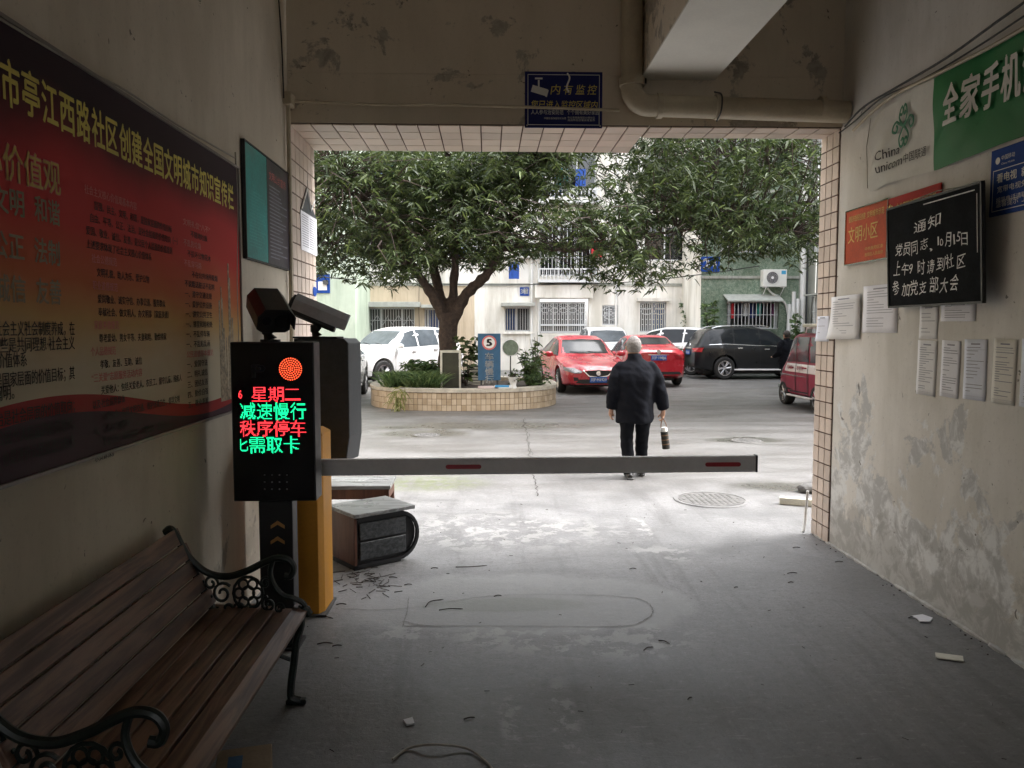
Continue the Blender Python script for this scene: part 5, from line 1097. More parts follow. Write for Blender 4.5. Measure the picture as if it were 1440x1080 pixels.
# leaves in bulk
def leaves(name, par, base, dirs, ln, wd, m, droop=.5, up=None):
    """lance-shaped leaves: arrays of base points and directions"""
    n = len(base); base = np.asarray(base); d = np.asarray(dirs); d = d/np.linalg.norm(d, axis=1, keepdims=True)
    ln = np.broadcast_to(ln, n).reshape(n, 1); wd = np.broadcast_to(wd, n).reshape(n, 1)
    rnd = rng.normal(size=(n, 3)); sd = np.cross(d, rnd); sd /= np.linalg.norm(sd, axis=1, keepdims=True); nn = np.cross(sd, d)
    flip = np.sign(nn[:, 2:3]+1e-6); nn = nn*flip; g_ = np.array([[0, 0, -1.0]]); out = np.zeros((n, 8, 3))
    def P_(t): return base+d*ln*t+g_*ln*droop*t*t
    out[:, 0] = P_(0); out[:, 7] = P_(1.0)
    for k, (t_, w_) in enumerate(((.28, .85), (.62, .9))):
        c = P_(t_); out[:, 1+3*k] = c-sd*wd*w_*.5+nn*wd*.12; out[:, 2+3*k] = c; out[:, 3+3*k] = c+sd*wd*w_*.5+nn*wd*.12
    F_ = np.array([[0, 2, 1, 1], [0, 3, 2, 2], [1, 2, 5, 4], [2, 3, 6, 5], [4, 5, 7, 7], [5, 6, 7, 7]])
    tri = [(0, 2, 1), (0, 3, 2), (4, 5, 7), (5, 6, 7)]; quad = [(1, 2, 5, 4), (2, 3, 6, 5)]
    V = out.reshape(-1, 3); off = (np.arange(n)*8)[:, None]
    T_ = np.concatenate([(off+np.array([a])) for a in tri], 0).reshape(-1, 3); Q_ = np.concatenate([(off+np.array([a])) for a in quad], 0).reshape(-1, 4)
    me = bpy.data.meshes.new(name); me.vertices.add(len(V)); me.vertices.foreach_set('co', V.ravel())
    li = np.concatenate([T_.ravel(), Q_.ravel()]); me.loops.add(len(li)); me.loops.foreach_set('vertex_index', li)
    st = np.concatenate([np.arange(len(T_))*3, len(T_)*3+np.arange(len(Q_))*4]); me.polygons.add(len(st)); me.polygons.foreach_set('loop_start', st)
    me.update(calc_edges=True); me.validate(); return link(name, me, m, par)
def rosettes(centers, k, spread_up=.2):
    B_, D_ = [], []
    for c in centers:
        for i in range(k):
            a = rng.uniform(0, 2*math.pi); D_.append((math.cos(a), math.sin(a), rng.normal(spread_up, .35))); B_.append(np.array(c)+rng.normal(0, .015, 3))
    return np.array(B_), np.array(D_)
# strap leaved clumps at the left of the planter
t = thing('strap_leaf_plant', 'clump of long arching green leaves spilling over the left of the planter', 'plant', (0, 0, 0)); B_, D_ = [], []
for i in range(95):
    x = onP(rng.uniform(545, 615), 16.4); y = rng.uniform(16.1, 17.0); 
    for k in range(22): a = rng.uniform(0, 6.28); D_.append((math.cos(a)*.7, math.sin(a)*.7, rng.uniform(.8, 1.7))); B_.append((x+rng.normal(0, .05), y+rng.normal(0, .05), ZS))
leaves('foliage', t, B_, D_, rng.uniform(.45, .85, len(B_)), .026, 'leaf2', .42)
B_, D_ = [], []
for i in range(60): B_.append((onP(rng.uniform(553, 568), 15.65)+rng.normal(0, .03), 15.63+rng.normal(0, .02), rng.uniform(.1, .5))); D_.append((rng.normal(0, .4), -.25, rng.uniform(-1, .2)))
leaves('trailing_leaves', t, B_, D_, .26, .026, leafmat('yellowing leaf', (.16, .17, .05), (.30, .30, .14)), .5)
def shrub(name, label, cat, x, y, z0, h, spread, nst, nc, kl, ln, wd, m, bare=.25, seed=1):
    r = random.Random(seed); t = thing(name, label, cat, (x, y, z0)); mb = MB(); C_ = []
    for i in range(nst):
        a = r.uniform(0, 6.28); s = spread*r.uniform(.3, 1); top = Vector((math.cos(a)*s, math.sin(a)*s, h*r.uniform(.65, 1)))
        P_ = crv([(0.02*math.cos(a), .02*math.sin(a), 0), (top.x*.35, top.y*.35, top.z*.5), top], 5); mb.tube(P_, [max(.003, .012*(1-q/len(P_)*.8)) for q in range(len(P_))], 5)
        for k in range(nc): f = r.uniform(bare, 1); q = P_[int(f*(len(P_)-1))]; C_.append((q.x+r.gauss(0, .05), q.y+r.gauss(0, .05), q.z+r.gauss(0, .04)))
    mb.build('stems', 'bark', t); Bq, Dq = rosettes(C_, kl, .35); leaves('foliage', t, Bq, Dq, np.random.default_rng(seed).uniform(ln*.7, ln*1.2, len(Bq)), wd, m, .35); return t
shrub('shrub', 'dense low green bush behind the strap leaved plant in the planter', 'shrub', onP(600, 17.2), 17.2, ZS, .62, .55, 26, 10, 6, .13, .045, 'leaf3', .1, 3)
shrub('rubber_plant', 'broad leaved plant beside the blue speed sign in the planter', 'plant', onP(655, 16.9), 16.9, ZS, 1.15, .32, 5, 7, 4, .20, .085, 'leaf', .3, 5)
shrub('shrub', 'small pale leafy shrub at the right end of the planter', 'shrub', onP(742, 17.0), 17.0, ZS, .85, .42, 12, 9, 5, .12, .035, 'leaf3', .25, 8)
shrub('shrub', 'low bush at the foot of the pale shrub on the planter rim', 'shrub', onP(752, 16.6), 16.7, ZS, .32, .45, 18, 9, 6, .09, .03, 'leaf3', .1, 9)
shrub('shrub', 'thin climbing plant behind the planter, left of the red sedan', 'shrub', onP(756, 19.4), 19.35, 0.02, 1.55, .25, 6, 10, 5, .11, .04, 'leaf3', .4, 12)
# things in the planter
def ptag(u, Y): return onP(u, Y)
x0 = onP(619, 16.5); x1 = onP(648, 16.5); t = thing('frame_stand', 'white framed stand with dark panel leaning in front of the tree trunk', 'stand', (x0, 16.5, ZS)); W_ = x1-x0; H_ = .80
MB().b2((.045, .02, .02), (W_-.045, .06, H_-.05)).build('panel', pm('dark mossy panel', (.045, .045, .03), .8, .3), t)
MB().b2((0, 0, 0), (.04, .09, H_)).b2((W_-.04, 0, 0), (W_, .09, H_)).b2((.042, 0, H_-.048), (W_-.042, .3, H_)).build('frame', 'plank_w', t)
x0 = onP(656, 16.8); x1 = onP(673, 16.8); t = thing('slatted_crate', 'small grey slatted crate left of the blue speed sign', 'crate', (x0, 17.25, ZS))
for k in range(7): MB().b2((0, 0, .06*k+.01), (x1-x0+.1, .3, .06*k+.05)).build('slat', 'plank_w', t)
MB().b2((.02, .02, 0), (x1-x0+.08, .28, .44)).build('core', 'dgrey', t)
# speed sign
x0 = onP(672, 16.2); x1 = onP(704, 16.2); zt = onY(690, 469, 16.2).z; zb_ = onY(690, 535, 16.2).z
t = thing('speed_sign', 'upright blue sign with the speed figure five in the planter', 'sign', (x0, 16.2, 0)); W_ = x1-x0
MB().b2((0, 0, zb_), (W_, .03, zt)).build('board', pm('blue grey board', (.03, .10, .19), .45), t, bevel=.003); MB().b2((.05, .031, ZS-.03), (.09, .06, zt-.1)).b2((W_-.09, .031, ZS-.03), (W_-.05, .06, zt-.1)).build('leg', 'dgrey', t)
cx, cz_ = W_*.5, zt-.19
MB().lathe([(.150, -.001), (.150, -.004), (.118, -.004), (.118, -.001)], 30, (cx, 0, cz_), 'y', closed=True).build('ring', 'pinkpr', t); MB().lathe([(.117, -.001), (.117, -.003), (.01, -.003)], 30, (cx, 0, cz_), 'y').build('disc', 'white', t)
mb = MB(); tm = MB(); text(tm, '5', cx-.05, cz_-.085, .19, w=.10, bold=.05, z=0); mb.add([(v[0], -.005, v[1]) for v in tm.v], tm.f); mb.build('lettering', 'inkd', t, fix=False)
mb = MB(); tm = MB()
for i, ch in enumerate('车辆慢行'): text(tm, ch, cx-.085, cz_-.36-i*.158, .15, w=.17, bold=.02, z=0)
mb.add([(v[0], -.002, v[1]) for v in tm.v], tm.f); mb.build('lettering', 'white', t, fix=False)
# round fan-like disc, vase, pot, flat things on the rim
x = onP(718, 16.6); t = thing('round_sign', 'round pale green disc on a thin stick in the planter', 'sign', (x, 16.6, 0)); zc = onY(718, 489, 16.6).z
MB().lathe([(.165, -.006), (.175, 0), (.165, .006)], 28, (0, 0, zc), 'y').build('disc', pm('mottled green grey disc', (.20, .25, .19), .7, .35, 9), t); MB().lathe([(.172, -.010), (.182, 0), (.172, .010), (.160, 0)], 28, (0, 0, zc), 'y', closed=True).build('rim', 'alu', t, smooth=True); MB().cyl((0, 0, ZS-.03), (0, 0, zc-.17), .013, 8).build('pole', 'cable', t)
x = onP(721.5, 15.85); t = thing('vase', 'small white vase standing on the planter rim', 'vase', (x, 15.82, PHt))
MB().lathe([(.07, 0), (.075, .02), (.06, .06), (.072, .12), (.095, .19), (.12, .235), (.11, .235), (.085, .19)], 20).build('body', 'white', t, smooth=True)
shrub('pot_plant', 'little dark plant growing in the white vase', 'plant', x, 15.82, PHt+.18, .16, .08, 6, 5, 5, .07, .03, 'leaf', .1, 20)
x = onP(672, 15.8); o = MB().b2((0, 0, 0), (.42, .16, .05)).build('tray', pm('pinkish tray', (.5, .42, .42), .6), None, bevel=.008); o.location = (x, 15.72, PHt+.001); tag(o, 'pinkish shallow tray on the planter rim below the blue sign', 'tray')
x = onP(699, 15.8); t = thing('folded_sheet', 'blue and white folded plastic sheet on the planter rim', 'plastic sheet', (x-.06, 15.72, PHt)); MB().b2((0, 0, 0.001), (.36, .15, .06)).build('sheet', 'white', t, bevel=.01); MB().b2((.02, -.003, .03), (.30, .12, .066)).build('stripe', pm('blue plastic', (.05, .28, .55), .4), t)

# ------------------------------------------------------------------ the big tree
TX, TY = onP(630, 17.5), 17.5
tree = thing('shade_tree', 'large spreading broad leaved tree growing from the tiled planter', 'tree', (TX, TY, 0))
def tp(u, v, dy=0): p = onY(u, v, TY+dy); return (p.x-TX, dy, p.z)
limbs = [([tp(630, 540), tp(630, 500), tp(630, 465), tp(630, 440)], [.29, .25, .235, .25]),
 ([tp(627, 452), tp(608, 415, -.1), tp(580, 375, -.3), tp(555, 335, -.7), tp(520, 290, -1.2), tp(480, 250, -1.6)], [.22, .16, .14, .11, .07, .03]),
 ([tp(628, 450), tp(615, 400, .3), tp(605, 350, .8), tp(590, 290, 1.5), tp(560, 220, 2.2)], [.20, .15, .12, .09, .05]),
 ([tp(634, 450), tp(638, 400, .1), tp(640, 350, -.2), tp(636, 290, -.5), tp(640, 200, -.6), tp(630, 120, -.6)], [.18, .14, .12, .10, .07, .03]),
 ([tp(636, 452), tp(655, 415, -.1), tp(685, 385, -.3), tp(703, 350, -.4), tp(720, 310, -.4), tp(760, 240, -.3), tp(800, 170, 0)], [.22, .18, .16, .13, .10, .07, .03]),
 ([tp(700, 352, -.4), tp(745, 345, -.9), tp(800, 352, -1.5), tp(870, 340, -2.0), tp(950, 325, -2.4), tp(1040, 320, -2.6), tp(1110, 330, -2.7)], [.11, .09, .08, .07, .055, .04, .02]),
 ([tp(645, 345, -.2), tp(665, 310, -.2), tp(690, 285, -.5), tp(740, 240, -1), tp(830, 200, -1.6), tp(930, 180, -2.2)], [.10, .09, .08, .06, .04, .02]),
 ([tp(578, 372, -.3), tp(545, 365, .3), tp(500, 350, .8), tp(450, 340, 1)], [.09, .07, .05, .02]),
 ([tp(860, 341, -2), tp(930, 290, -1.4), tp(1010, 240, -1), tp(1100, 215, -1)], [.06, .05, .035, .02])]
mb = MB()
for P_, r_ in limbs:
    C_ = crv(P_, 6); rr_ = np.interp(np.linspace(0, len(P_)-1, len(C_)), range(len(P_)), r_); mb.tube(C_, list(rr_*(.68 if P_ is not limbs[0][0] else .84)), 12)
for k in range(5): a = k*1.256+.3; mb.tube([(.12*math.cos(a), .12*math.sin(a), .75), (.30*math.cos(a), .30*math.sin(a), .45), (.46*math.cos(a), .46*math.sin(a), .33)], [.12, .09, .04], 8)
me = remesh(mb, .035, 3, lambda c: .012*math.sin(c.z*9+c.x*30)+.01*math.sin(c.x*41+c.y*37+c.z*3)); link('trunk', me, M['bark'], tree, smooth=True)
# twigs reaching through the crown and the crown of leaves
zl_u = [(440, 392), (500, 412), (560, 416), (600, 402), (640, 372), (700, 388), (745, 372), (800, 385), (840, 410), (880, 424), (920, 400), (960, 402), (1010, 385), (1060, 378), (1100, 350), (1145, 395), (1230, 330)]
ZX = [onP(u, 17) for u, _ in zl_u]; ZZ = [onY(u, v, 17).z for u, v in zl_u]
from mathutils import noise as mn
cent = []; tw = MB(); tries = 0
lump = []
for P_, r_ in limbs[1:]:
    C_ = crv(P_, 4)
    for k in range(len(C_)//3, len(C_)): lump.append(C_[k])
while len(cent) < 11500 and tries < 170000:
    tries += 1
    if rng.random() < .55:
        q = lump[rng.integers(len(lump))]; p = Vector((q.x+rng.normal(0, 1.0)+TX, q.y+rng.normal(0, .95)+TY, q.z+rng.normal(.1, .8)))
    else:
        a = rng.uniform(0, 6.28); rr = rng.random()**.4; ph = rng.uniform(-1, 1)
        p = Vector((2.0+7.4*rr*math.cos(a), TY-.6+4.4*rr*math.sin(a), 5.2+4.3*rr*ph))
    lo = np.interp(p.x, ZX, ZZ)+.10+.25*mn.noise(Vector((p.x*1.1, p.y*.9, 3)))+max(0, (abs(p.y-16.3)-1.5))*.12
    if p.z < lo or p.z > 9.2 or p.x < -7 or p.x > 9.3 or p.y < 12.6 or p.y > 22.5: continue
    if p.z > 6.9 and rng.random() < .7: continue
    d_ = mn.noise(Vector((p.x*.55, p.y*.3, p.z*.75)))
    if d_ < (-.16 if p.x < 1.0 else -.10) and rng.random() < .88: continue
    if abs(p.x-TX-.2) < 2.6 and p.z < 4.5 and p.y < TY+1.5 and rng.random() < .55: continue
    # open gap right of the middle
    if abs(p.x-2.35) < .75 and 3.9 < p.z < 5.6 and rng.random() < .75: continue
    if p.x > 6.6 and p.z > 3.9 and rng.random() < .45: continue
    cent.append(p)
cn = np.array([tuple(p) for p in cent])
for i in range(0, len(cent), 5):
    p = cent[i]; q = min(lump, key=lambda l: (Vector((l.x+TX, l.y+TY, l.z))-p).length_squared); q = Vector((q.x+TX, q.y+TY, q.z))
    if (q-p).length > 2.6: q = p+(q-p).normalized()*1.2
    m_ = (p+q)/2+Vector((rng.normal(0, .12), rng.normal(0, .12), .12)); off = Vector((TX, TY, 0)); tw.tube([q-off, m_-off, p-off], [.016, .011, .004], 4, caps=False)
tw.build('twigs', 'bark', tree, fix=False)['kind'] = 'stuff'
Bq, Dq = [], []
for c in cn:
    ax = rng.normal(0, 1, 3); ax[2] = abs(ax[2])*.3; ax /= np.linalg.norm(ax)+1e-9
    for i in range(10):
        a = rng.uniform(0, 6.28); d = np.array((math.cos(a), math.sin(a), rng.normal(-.15, .4)))+ax*.5; Dq.append(d); Bq.append(c+ax*rng.uniform(-.08, .08)+rng.normal(0, .02, 3))
Bq = np.array(Bq)-np.array([TX, TY, 0]); nl = len(Bq)
o = leaves('crown', tree, Bq, np.array(Dq), rng.uniform(.07, .215, nl), rng.uniform(.022, .045, nl), 'leaf', .38); o['kind'] = 'stuff'

# shrubs by the walls
shrub('young_tree', 'thin young tree with sparse leaves against the white wall behind the red sedans', 'tree', onY(975, 480, 30).x, 30.0, 0, 3.4, 1.0, 9, 14, 6, .17, .05, 'leaf3', .45, 31)
shrub('shrub', 'leafy climber on the green wall left of the caged window', 'shrub', onY(1000, 480, 27.8).x, 27.75, 0, 2.9, .5, 9, 14, 6, .16, .06, 'leaf2', .55, 33)
shrub('shrub', 'small tuft of plants on the sill at the far right wing', 'shrub', onY(1155, 480, 22).x+.3, 24.2, 0, 2.3, .35, 8, 12, 6, .12, .05, 'leaf2', .6, 35)
x = onY(966, 500, 25.5).x; t = thing('flower_pot', 'terracotta flower pot beside the rear of the black suv', 'flower pot', (x, 26.6, 0)); MB().lathe([(.16, 0), (.21, .33), (.24, .34), (.24, .40), (.21, .40), (.19, .34)], 18).build('pot', 'terracotta', t, smooth=True)
shrub('pot_plant', 'green plant in the terracotta pot beside the black suv', 'plant', x, 26.6, .33, .75, .35, 8, 7, 6, .15, .05, 'leaf2', .1, 37)
x0 = onY(962, 500, 27.4).x; mb = MB()
for k in range(9): mb.b2((x0+k*.16, 27.6, 0), (x0+k*.16+.04, 27.64, .45))
mb.b2((x0, 27.59, .40), (x0+1.4, 27.65, .46)).b2((x0, 27.59, .08), (x0+1.4, 27.65, .14)); tag(mb.build('low_fence', 'frame_w', None), 'low white railing at the foot of the wall behind the black suv', 'fence')

# ------------------------------------------------------------------ vehicles
def curve_fn(tab, L_, sg=.05):
    xs = np.linspace(-.3, L_+.3, 600); ys = np.interp(xs, [t[0] for t in tab], [t[1] for t in tab]); k = int(sg/(xs[1]-xs[0])*3)+1
    ker = np.exp(-.5*(np.arange(-k, k+1)*(xs[1]-xs[0])/sg)**2); ker /= ker.sum(); yp = np.convolve(np.pad(ys, k, mode='edge'), ker, 'valid')
    return lambda x: float(np.interp(x, xs, yp))
SEDAN = dict(L=4.5, top=[(0, .58), (.06, .66), (.3, .77), (.9, .90), (1.28, .965), (2.0, 1.38), (2.55, 1.47), (3.1, 1.44), (3.85, 1.15), (4.2, 1.12), (4.44, 1.08), (4.5, .95)],
 belt=[(0, .54), (.3, .70), (1.28, .89), (2.5, .93), (3.7, 1.0), (4.4, .98), (4.5, .88)], w=[(0, .62), (.1, .74), (.35, .84), (.9, .885), (2.2, .895), (3.6, .885), (4.2, .83), (4.44, .74), (4.5, .66)],
 wr=[(0, .42), (.35, .62), (.9, .72), (1.28, .72), (2.0, .60), (2.6, .575), (3.1, .58), (3.85, .66), (4.3, .66), (4.5, .5)], zb=[(0, .26), (.5, .2), (4.0, .22), (4.5, .34)],
 cowl=1.28, rf=2.02, rr=3.1, deck=3.85, wheels=(.88, 3.5), wrad=.315, dlo=(1.36, 3.72), pillars=(2.36, 3.2), hood=.35)
SUV = dict(L=4.7, top=[(0, .70), (.08, .85), (.3, 1.0), (1.1, 1.12), (1.3, 1.15), (1.95, 1.60), (2.5, 1.71), (3.4, 1.71), (4.1, 1.66), (4.3, 1.58), (4.62, 1.12), (4.7, .95)],
 belt=[(0, .66), (.3, .85), (1.3, 1.05), (2.5, 1.08), (3.9, 1.14), (4.6, 1.08), (4.7, .90)], w=[(0, .68), (.1, .80), (.35, .90), (.9, .93), (2.2, .935), (3.8, .93), (4.4, .86), (4.62, .80), (4.7, .72)],
 wr=[(0, .5), (.35, .70), (1.3, .76), (1.95, .66), (2.6, .65), (3.6, .66), (4.2, .64), (4.5, .66), (4.7, .6)], zb=[(0, .34), (.5, .27), (4.2, .28), (4.7, .42)],
 cowl=1.3, rf=2.0, rr=4.12, deck=4.62, wheels=(.92, 3.68), wrad=.37, dlo=(1.42, 4.22), pillars=(2.42, 3.35), hood=.35)
def make_bvh(me): 
    bm = bmesh.new(); bm.from_mesh(me); t = BVHTree.FromBMesh(bm); bm.free(); return t
def patch(bvh, poly, axis, sgn, m, name, par, off=.005, rings=5, sub=5, thick=0):
    """polygon drawn in side or end view, laid onto the body surface"""
    P = []
    for i in range(len(poly)):
        a, b = poly[i], poly[(i+1) % len(poly)]
        for k in range(sub): P.append((a[0]+(b[0]-a[0])*k/sub, a[1]+(b[1]-a[1])*k/sub))
    cx = sum(p[0] for p in P)/len(P); cy = sum(p[1] for p in P)/len(P); n = len(P); V = []
    def hit(a, b):
        if axis == 'y': o_, d = Vector((a, sgn*3, b)), Vector((0, -sgn, 0))
        else: o_, d = Vector((sgn*6, a, b)), Vector((-sgn, 0, 0))
        h, nn, _, _ = bvh.ray_cast(o_, d)
        if h is None: return None
        if nn.dot(d) > 0: nn = -nn
        return h+nn*off
    last = None
    for r in range(rings+1):
        f = 1-r/rings
        for p in (P if r < rings else [(cx, cy)]):
            h = hit(cx+(p[0]-cx)*f, cy+(p[1]-cy)*f)
            if h is None: h = last or Vector((p[0], sgn, p[1])) if axis == 'y' else (last or Vector((sgn*2, p[0], p[1])))
            last = h; V.append(tuple(h))
    F_ = [(r*n+i, r*n+(i+1) % n, (r+1)*n+(i+1) % n, (r+1)*n+i) for r in range(rings-1) for i in range(n)]+[((rings-1)*n+i, (rings-1)*n+(i+1) % n, rings*n) for i in range(n)]
    return MB().add(V, F_).build(name, m, par, smooth=True, fix=False)
def line_patch(bvh, pts, wd, axis, sgn, m, name, par, off=.003):
    P = []
    for a, b in zip(pts[:-1], pts[1:]):
        for k in range(8): P.append((a[0]+(b[0]-a[0])*k/8, a[1]+(b[1]-a[1])*k/8))
    P.append(pts[-1]); V = []
    for i, p in enumerate(P):
        q0 = P[max(0, i-1)]; q1 = P[min(len(P)-1, i+1)]; d = Vector((q1[0]-q0[0], q1[1]-q0[1])).normalized(); nn = Vector((-d.y, d.x))
        for s in (-1, 1):
            a, b = p[0]+nn.x*s*wd, p[1]+nn.y*s*wd
            o_, dd = (Vector((a, sgn*3, b)), Vector((0, -sgn, 0))) if axis == 'y' else (Vector((sgn*6, a, b)), Vector((-sgn, 0, 0)))
            h, n2, _, _ = bvh.ray_cast(o_, dd)
            if h is None: return
            if n2.dot(dd) > 0: n2 = -n2
            V.append(tuple(h+n2*off))
    MB().add(V, [(2*i, 2*i+1, 2*i+3, 2*i+2) for i in range(len(P)-1)]).build(name, m, par, fix=False)
def wheel(par, x, y, r, side, wd=.2, spokes=5, steer=0):
    e = bpy.data.objects.new('wheel', None); COL.objects.link(e); e.parent = par; e.location = (x, y, r); e.rotation_euler = (0, 0, steer); s = side
    MB().lathe([(r*.66, -wd/2), (r*.9, -wd/2), (r*.98, -wd*.38), (r, -wd*.25), (r, wd*.25), (r*.98, wd*.38), (r*.9, wd/2), (r*.66, wd/2)], 32, axis='y', closed=True).build('tyre', 'tyre', e, smooth=True)
    mb = MB(); mb.lathe([(r*.66, s*wd*.46), (r*.60, s*wd*.46), (r*.60, -s*wd*.3), (r*.66, -s*wd*.3)], 32, axis='y', closed=True).lathe([(r*.14, s*wd*.42), (r*.10, s*wd*.46), (.005, s*wd*.46)], 14, axis='y')
    for k in range(spokes):
        a = 2*math.pi*k/spokes
        for da in (-.14, .14):
            a0, a1 = a+da*.4, a+da; mb.tube([(r*.08*math.cos(a0), s*wd*.40, r*.08*math.sin(a0)), (r*.62*math.cos(a1), s*wd*.42, r*.62*math.sin(a1))], [r*.055, r*.045], 4)
    mb.build('rim', 'rim', e); MB().lathe([(r*.6, -s*wd*.05), (r*.6, -s*wd*.1), (.005, -s*wd*.1)], 20, axis='y').build('brake_disc', 'dgrey', e)
def car(name, label, sp, loc, heading, pm_, cat='car', glass='glass_d', plate=None, detail=True, group='cars parked round the yard', spokes=5, trim=None):
    """local +x is the way it faces; heading = world angle of +x"""
    L_ = sp['L']; t = thing(name, label, cat, loc, heading, group)
    f = {k: curve_fn(sp[k], L_) for k in ('top', 'belt', 'w', 'wr', 'zb')}; f['top'] = curve_fn(sp['top'], L_, .07)
    xs = sorted(set(list(np.linspace(0, L_, 74))+[.02, .05, L_-.02, L_-.05])); V = []; nr = 0
    for x in xs:
        e = min(x, L_-x); fl = min(1, (e/.10+.25)) if e < .08 else 1
        w_, b_, z1, zt, wr_ = f['w'](x), f['belt'](x), f['zb'](x), f['top'](x), min(f['wr'](x), f['w'](x)*.93)
        zt = max(zt, b_+.03); g_ = min(1, max(0, (zt-b_-.03)/.25)); hz = b_-z1
        pe = (wr_, max(b_+.012, zt-.05)) ; pb = (w_*.955, b_)
        half = [(w_*.86, z1), (w_*.955, z1+.04), (w_*.985, z1+hz*.25), (w_, z1+hz*.5), (w_*.995, z1+hz*.75), (w_*.975, b_-.035), pb,
                ((pb[0]*.66+pe[0]*.34)+.018*g_, pb[1]*.66+pe[1]*.34), ((pb[0]*.33+pe[0]*.67)+.02*g_, pb[1]*.33+pe[1]*.67), pe, (wr_*.90, zt-.022), (wr_*.6, zt-.006), (0, zt)]
        loop = [(-a, b) for a, b in half[:-1]]+[half[-1]]+list(reversed([(a, b) for a, b in half[:-1]]))
        nr = len(loop); zm = sum(b for a, b in loop)/nr
        V += [(L_/2-x, a, b) for a, b in loop]
    k = len(xs); F_ = [(i*nr+j, i*nr+j+1, (i+1)*nr+j+1, (i+1)*nr+j) for i in range(k-1) for j in range(nr-1)]+[(i*nr+nr-1, i*nr, (i+1)*nr, (i+1)*nr+nr-1) for i in range(k-1)]
    F_ += [tuple(range(nr)), tuple(reversed([(k-1)*nr+j for j in range(nr)]))]
    body = MB().add(V, F_).build('body', pm_, t, smooth=True); bvh = make_bvh(body.data)
    cut = MB(); r = sp['wrad']
    for xw in sp['wheels']:
        for s in (-1, 1): cut.lathe([(r+.055, s*.58), (r+.055, s*1.2)], 28, (L_/2-xw, 0, r+.02), 'y')
    co_ = cut.build('cut', 'plastic', t); md = body.modifiers.new('b', 'BOOLEAN'); md.object = co_; md.operation = 'DIFFERENCE'; md.solver = 'EXACT'
    me = evalmesh(body); body.modifiers.clear(); body.data = me; bpy.data.objects.remove(co_)
    me.polygons.foreach_set('use_smooth', [True]*len(me.polygons))
    try: me.set_sharp_from_angle(angle=R(32))
    except Exception: pass
    X = lambda x: L_/2-x
    for xw in sp['wheels']:
        for s in (-1, 1): wheel(t, X(xw), s*(f['w'](xw)-.10), r, s, .2, spokes)
    MB().b2((X(L_-.4), -f['w'](1)*.6, .17), (X(.4), f['w'](1)*.6, .38)).build('chassis', 'plastic', t)
    # glass
    a, b = sp['dlo']; ps = [a]+list(sp['pillars'])+[b]
    roofz = lambda x: f['top'](x)-.085
    for s in (-1, 1):
        for i in range(len(ps)-1):
            x0, x1 = ps[i]+(.03 if i else 0), ps[i+1]-.03; lo, up = [], []
            for q in np.linspace(x0, x1, 9):
                zl = f['belt'](q)+.035; zu = max(zl+.012, roofz(q)); lo.append((X(q), zl)); up.append((X(q), zu))
            patch(bvh, lo+up[::-1], 'y', s, glass, 'side_window', t, sub=2, rings=4)
        if trim: line_patch(bvh, [(X(q), f['belt'](q)+.018) for q in np.linspace(a, b, 6)], .010, 'y', s, trim, 'window_trim', t, .008)
        for q in ps[1:-1]+[sp['dlo'][0]-.02]: line_patch(bvh, [(X(q), f['belt'](q)-.01), (X(q), .34)], .004, 'y', s, 'plastic', 'door_seam', t)
        line_patch(bvh, [(X(sp['wheels'][0]+r+.1), .33), (X(sp['wheels'][1]-r-.1), .34)], .016, 'y', s, 'chrome' if trim else 'plastic', 'sill_trim', t, .01)
        for q in (ps[1]-.22, ps[2]-.2): zb_ = f['belt'](q)-.10; w_ = f['w'](q); MB().b2((X(q)-.09, s*(w_-.02), zb_), (X(q)+.09, s*(w_+.025), zb_+.028)).build('door_handle', 'chrome' if trim else pm_, t, bevel=.006)
        qm = sp['cowl']+.2; mz = f['belt'](qm)+.08; wm = f['w'](qm); mm = MB(); q_ = bmesh.new(); bmesh.ops.create_icosphere(q_, subdivisions=3, radius=1)
        if sp.get('nomirror'): q_.free(); continue
        mm.add([(X(qm)+v.co.x*.07, s*(wm+.10)+v.co.y*.115, mz+v.co.z*.075) for v in q_.verts], [tuple(z.index for z in g_.verts) for g_ in q_.faces]); q_.free(); mm.b2((X(qm)-.03, s*(wm-.08), mz-.05), (X(qm)+.03, s*(wm+.04), mz-.02)); mm.build('mirror', pm_, t, smooth=True)
    ww = f['wr'](sp['cowl'])*.94; wt = f['wr'](sp['rf'])*.90; z0 = f['top'](sp['cowl'])+.02; z1 = f['top'](sp['rf'])-.035
    patch(bvh, [(-ww, z0), (0, z0-.012), (ww, z0), (wt, z1), (0, z1+.02), (-wt, z1)], 'x', 1, glass, 'windscreen', t, sub=6)
    ww = f['wr'](sp['deck'])*.92; wt = f['wr'](sp['rr'])*.88; z0 = f['top'](sp['deck'])+.03; z1 = f['top'](sp['rr'])-.05
    if z0 < z1: patch(bvh, [(-ww, z0), (ww, z0), (wt, z1), (0, z1+.012), (-wt, z1)], 'x', -1, glass, 'rear_window', t, sub=6)
    z0 = f['top'](sp['cowl']); MB().tube([(X(sp['cowl']-.02), .5, z0+.015), (X(sp['cowl']+.12), .05, z0+.07)], .007, 5).tube([(X(sp['cowl']-.02), 0, z0+.015), (X(sp['cowl']+.12), -.45, z0+.07)], .007, 5).build('wiper', 'plastic', t)
    # lamps, grille, plates
    hz = f['top'](.12); S_ = 1 if sp is not SUV else 1.12; w1 = f['w'](.12)
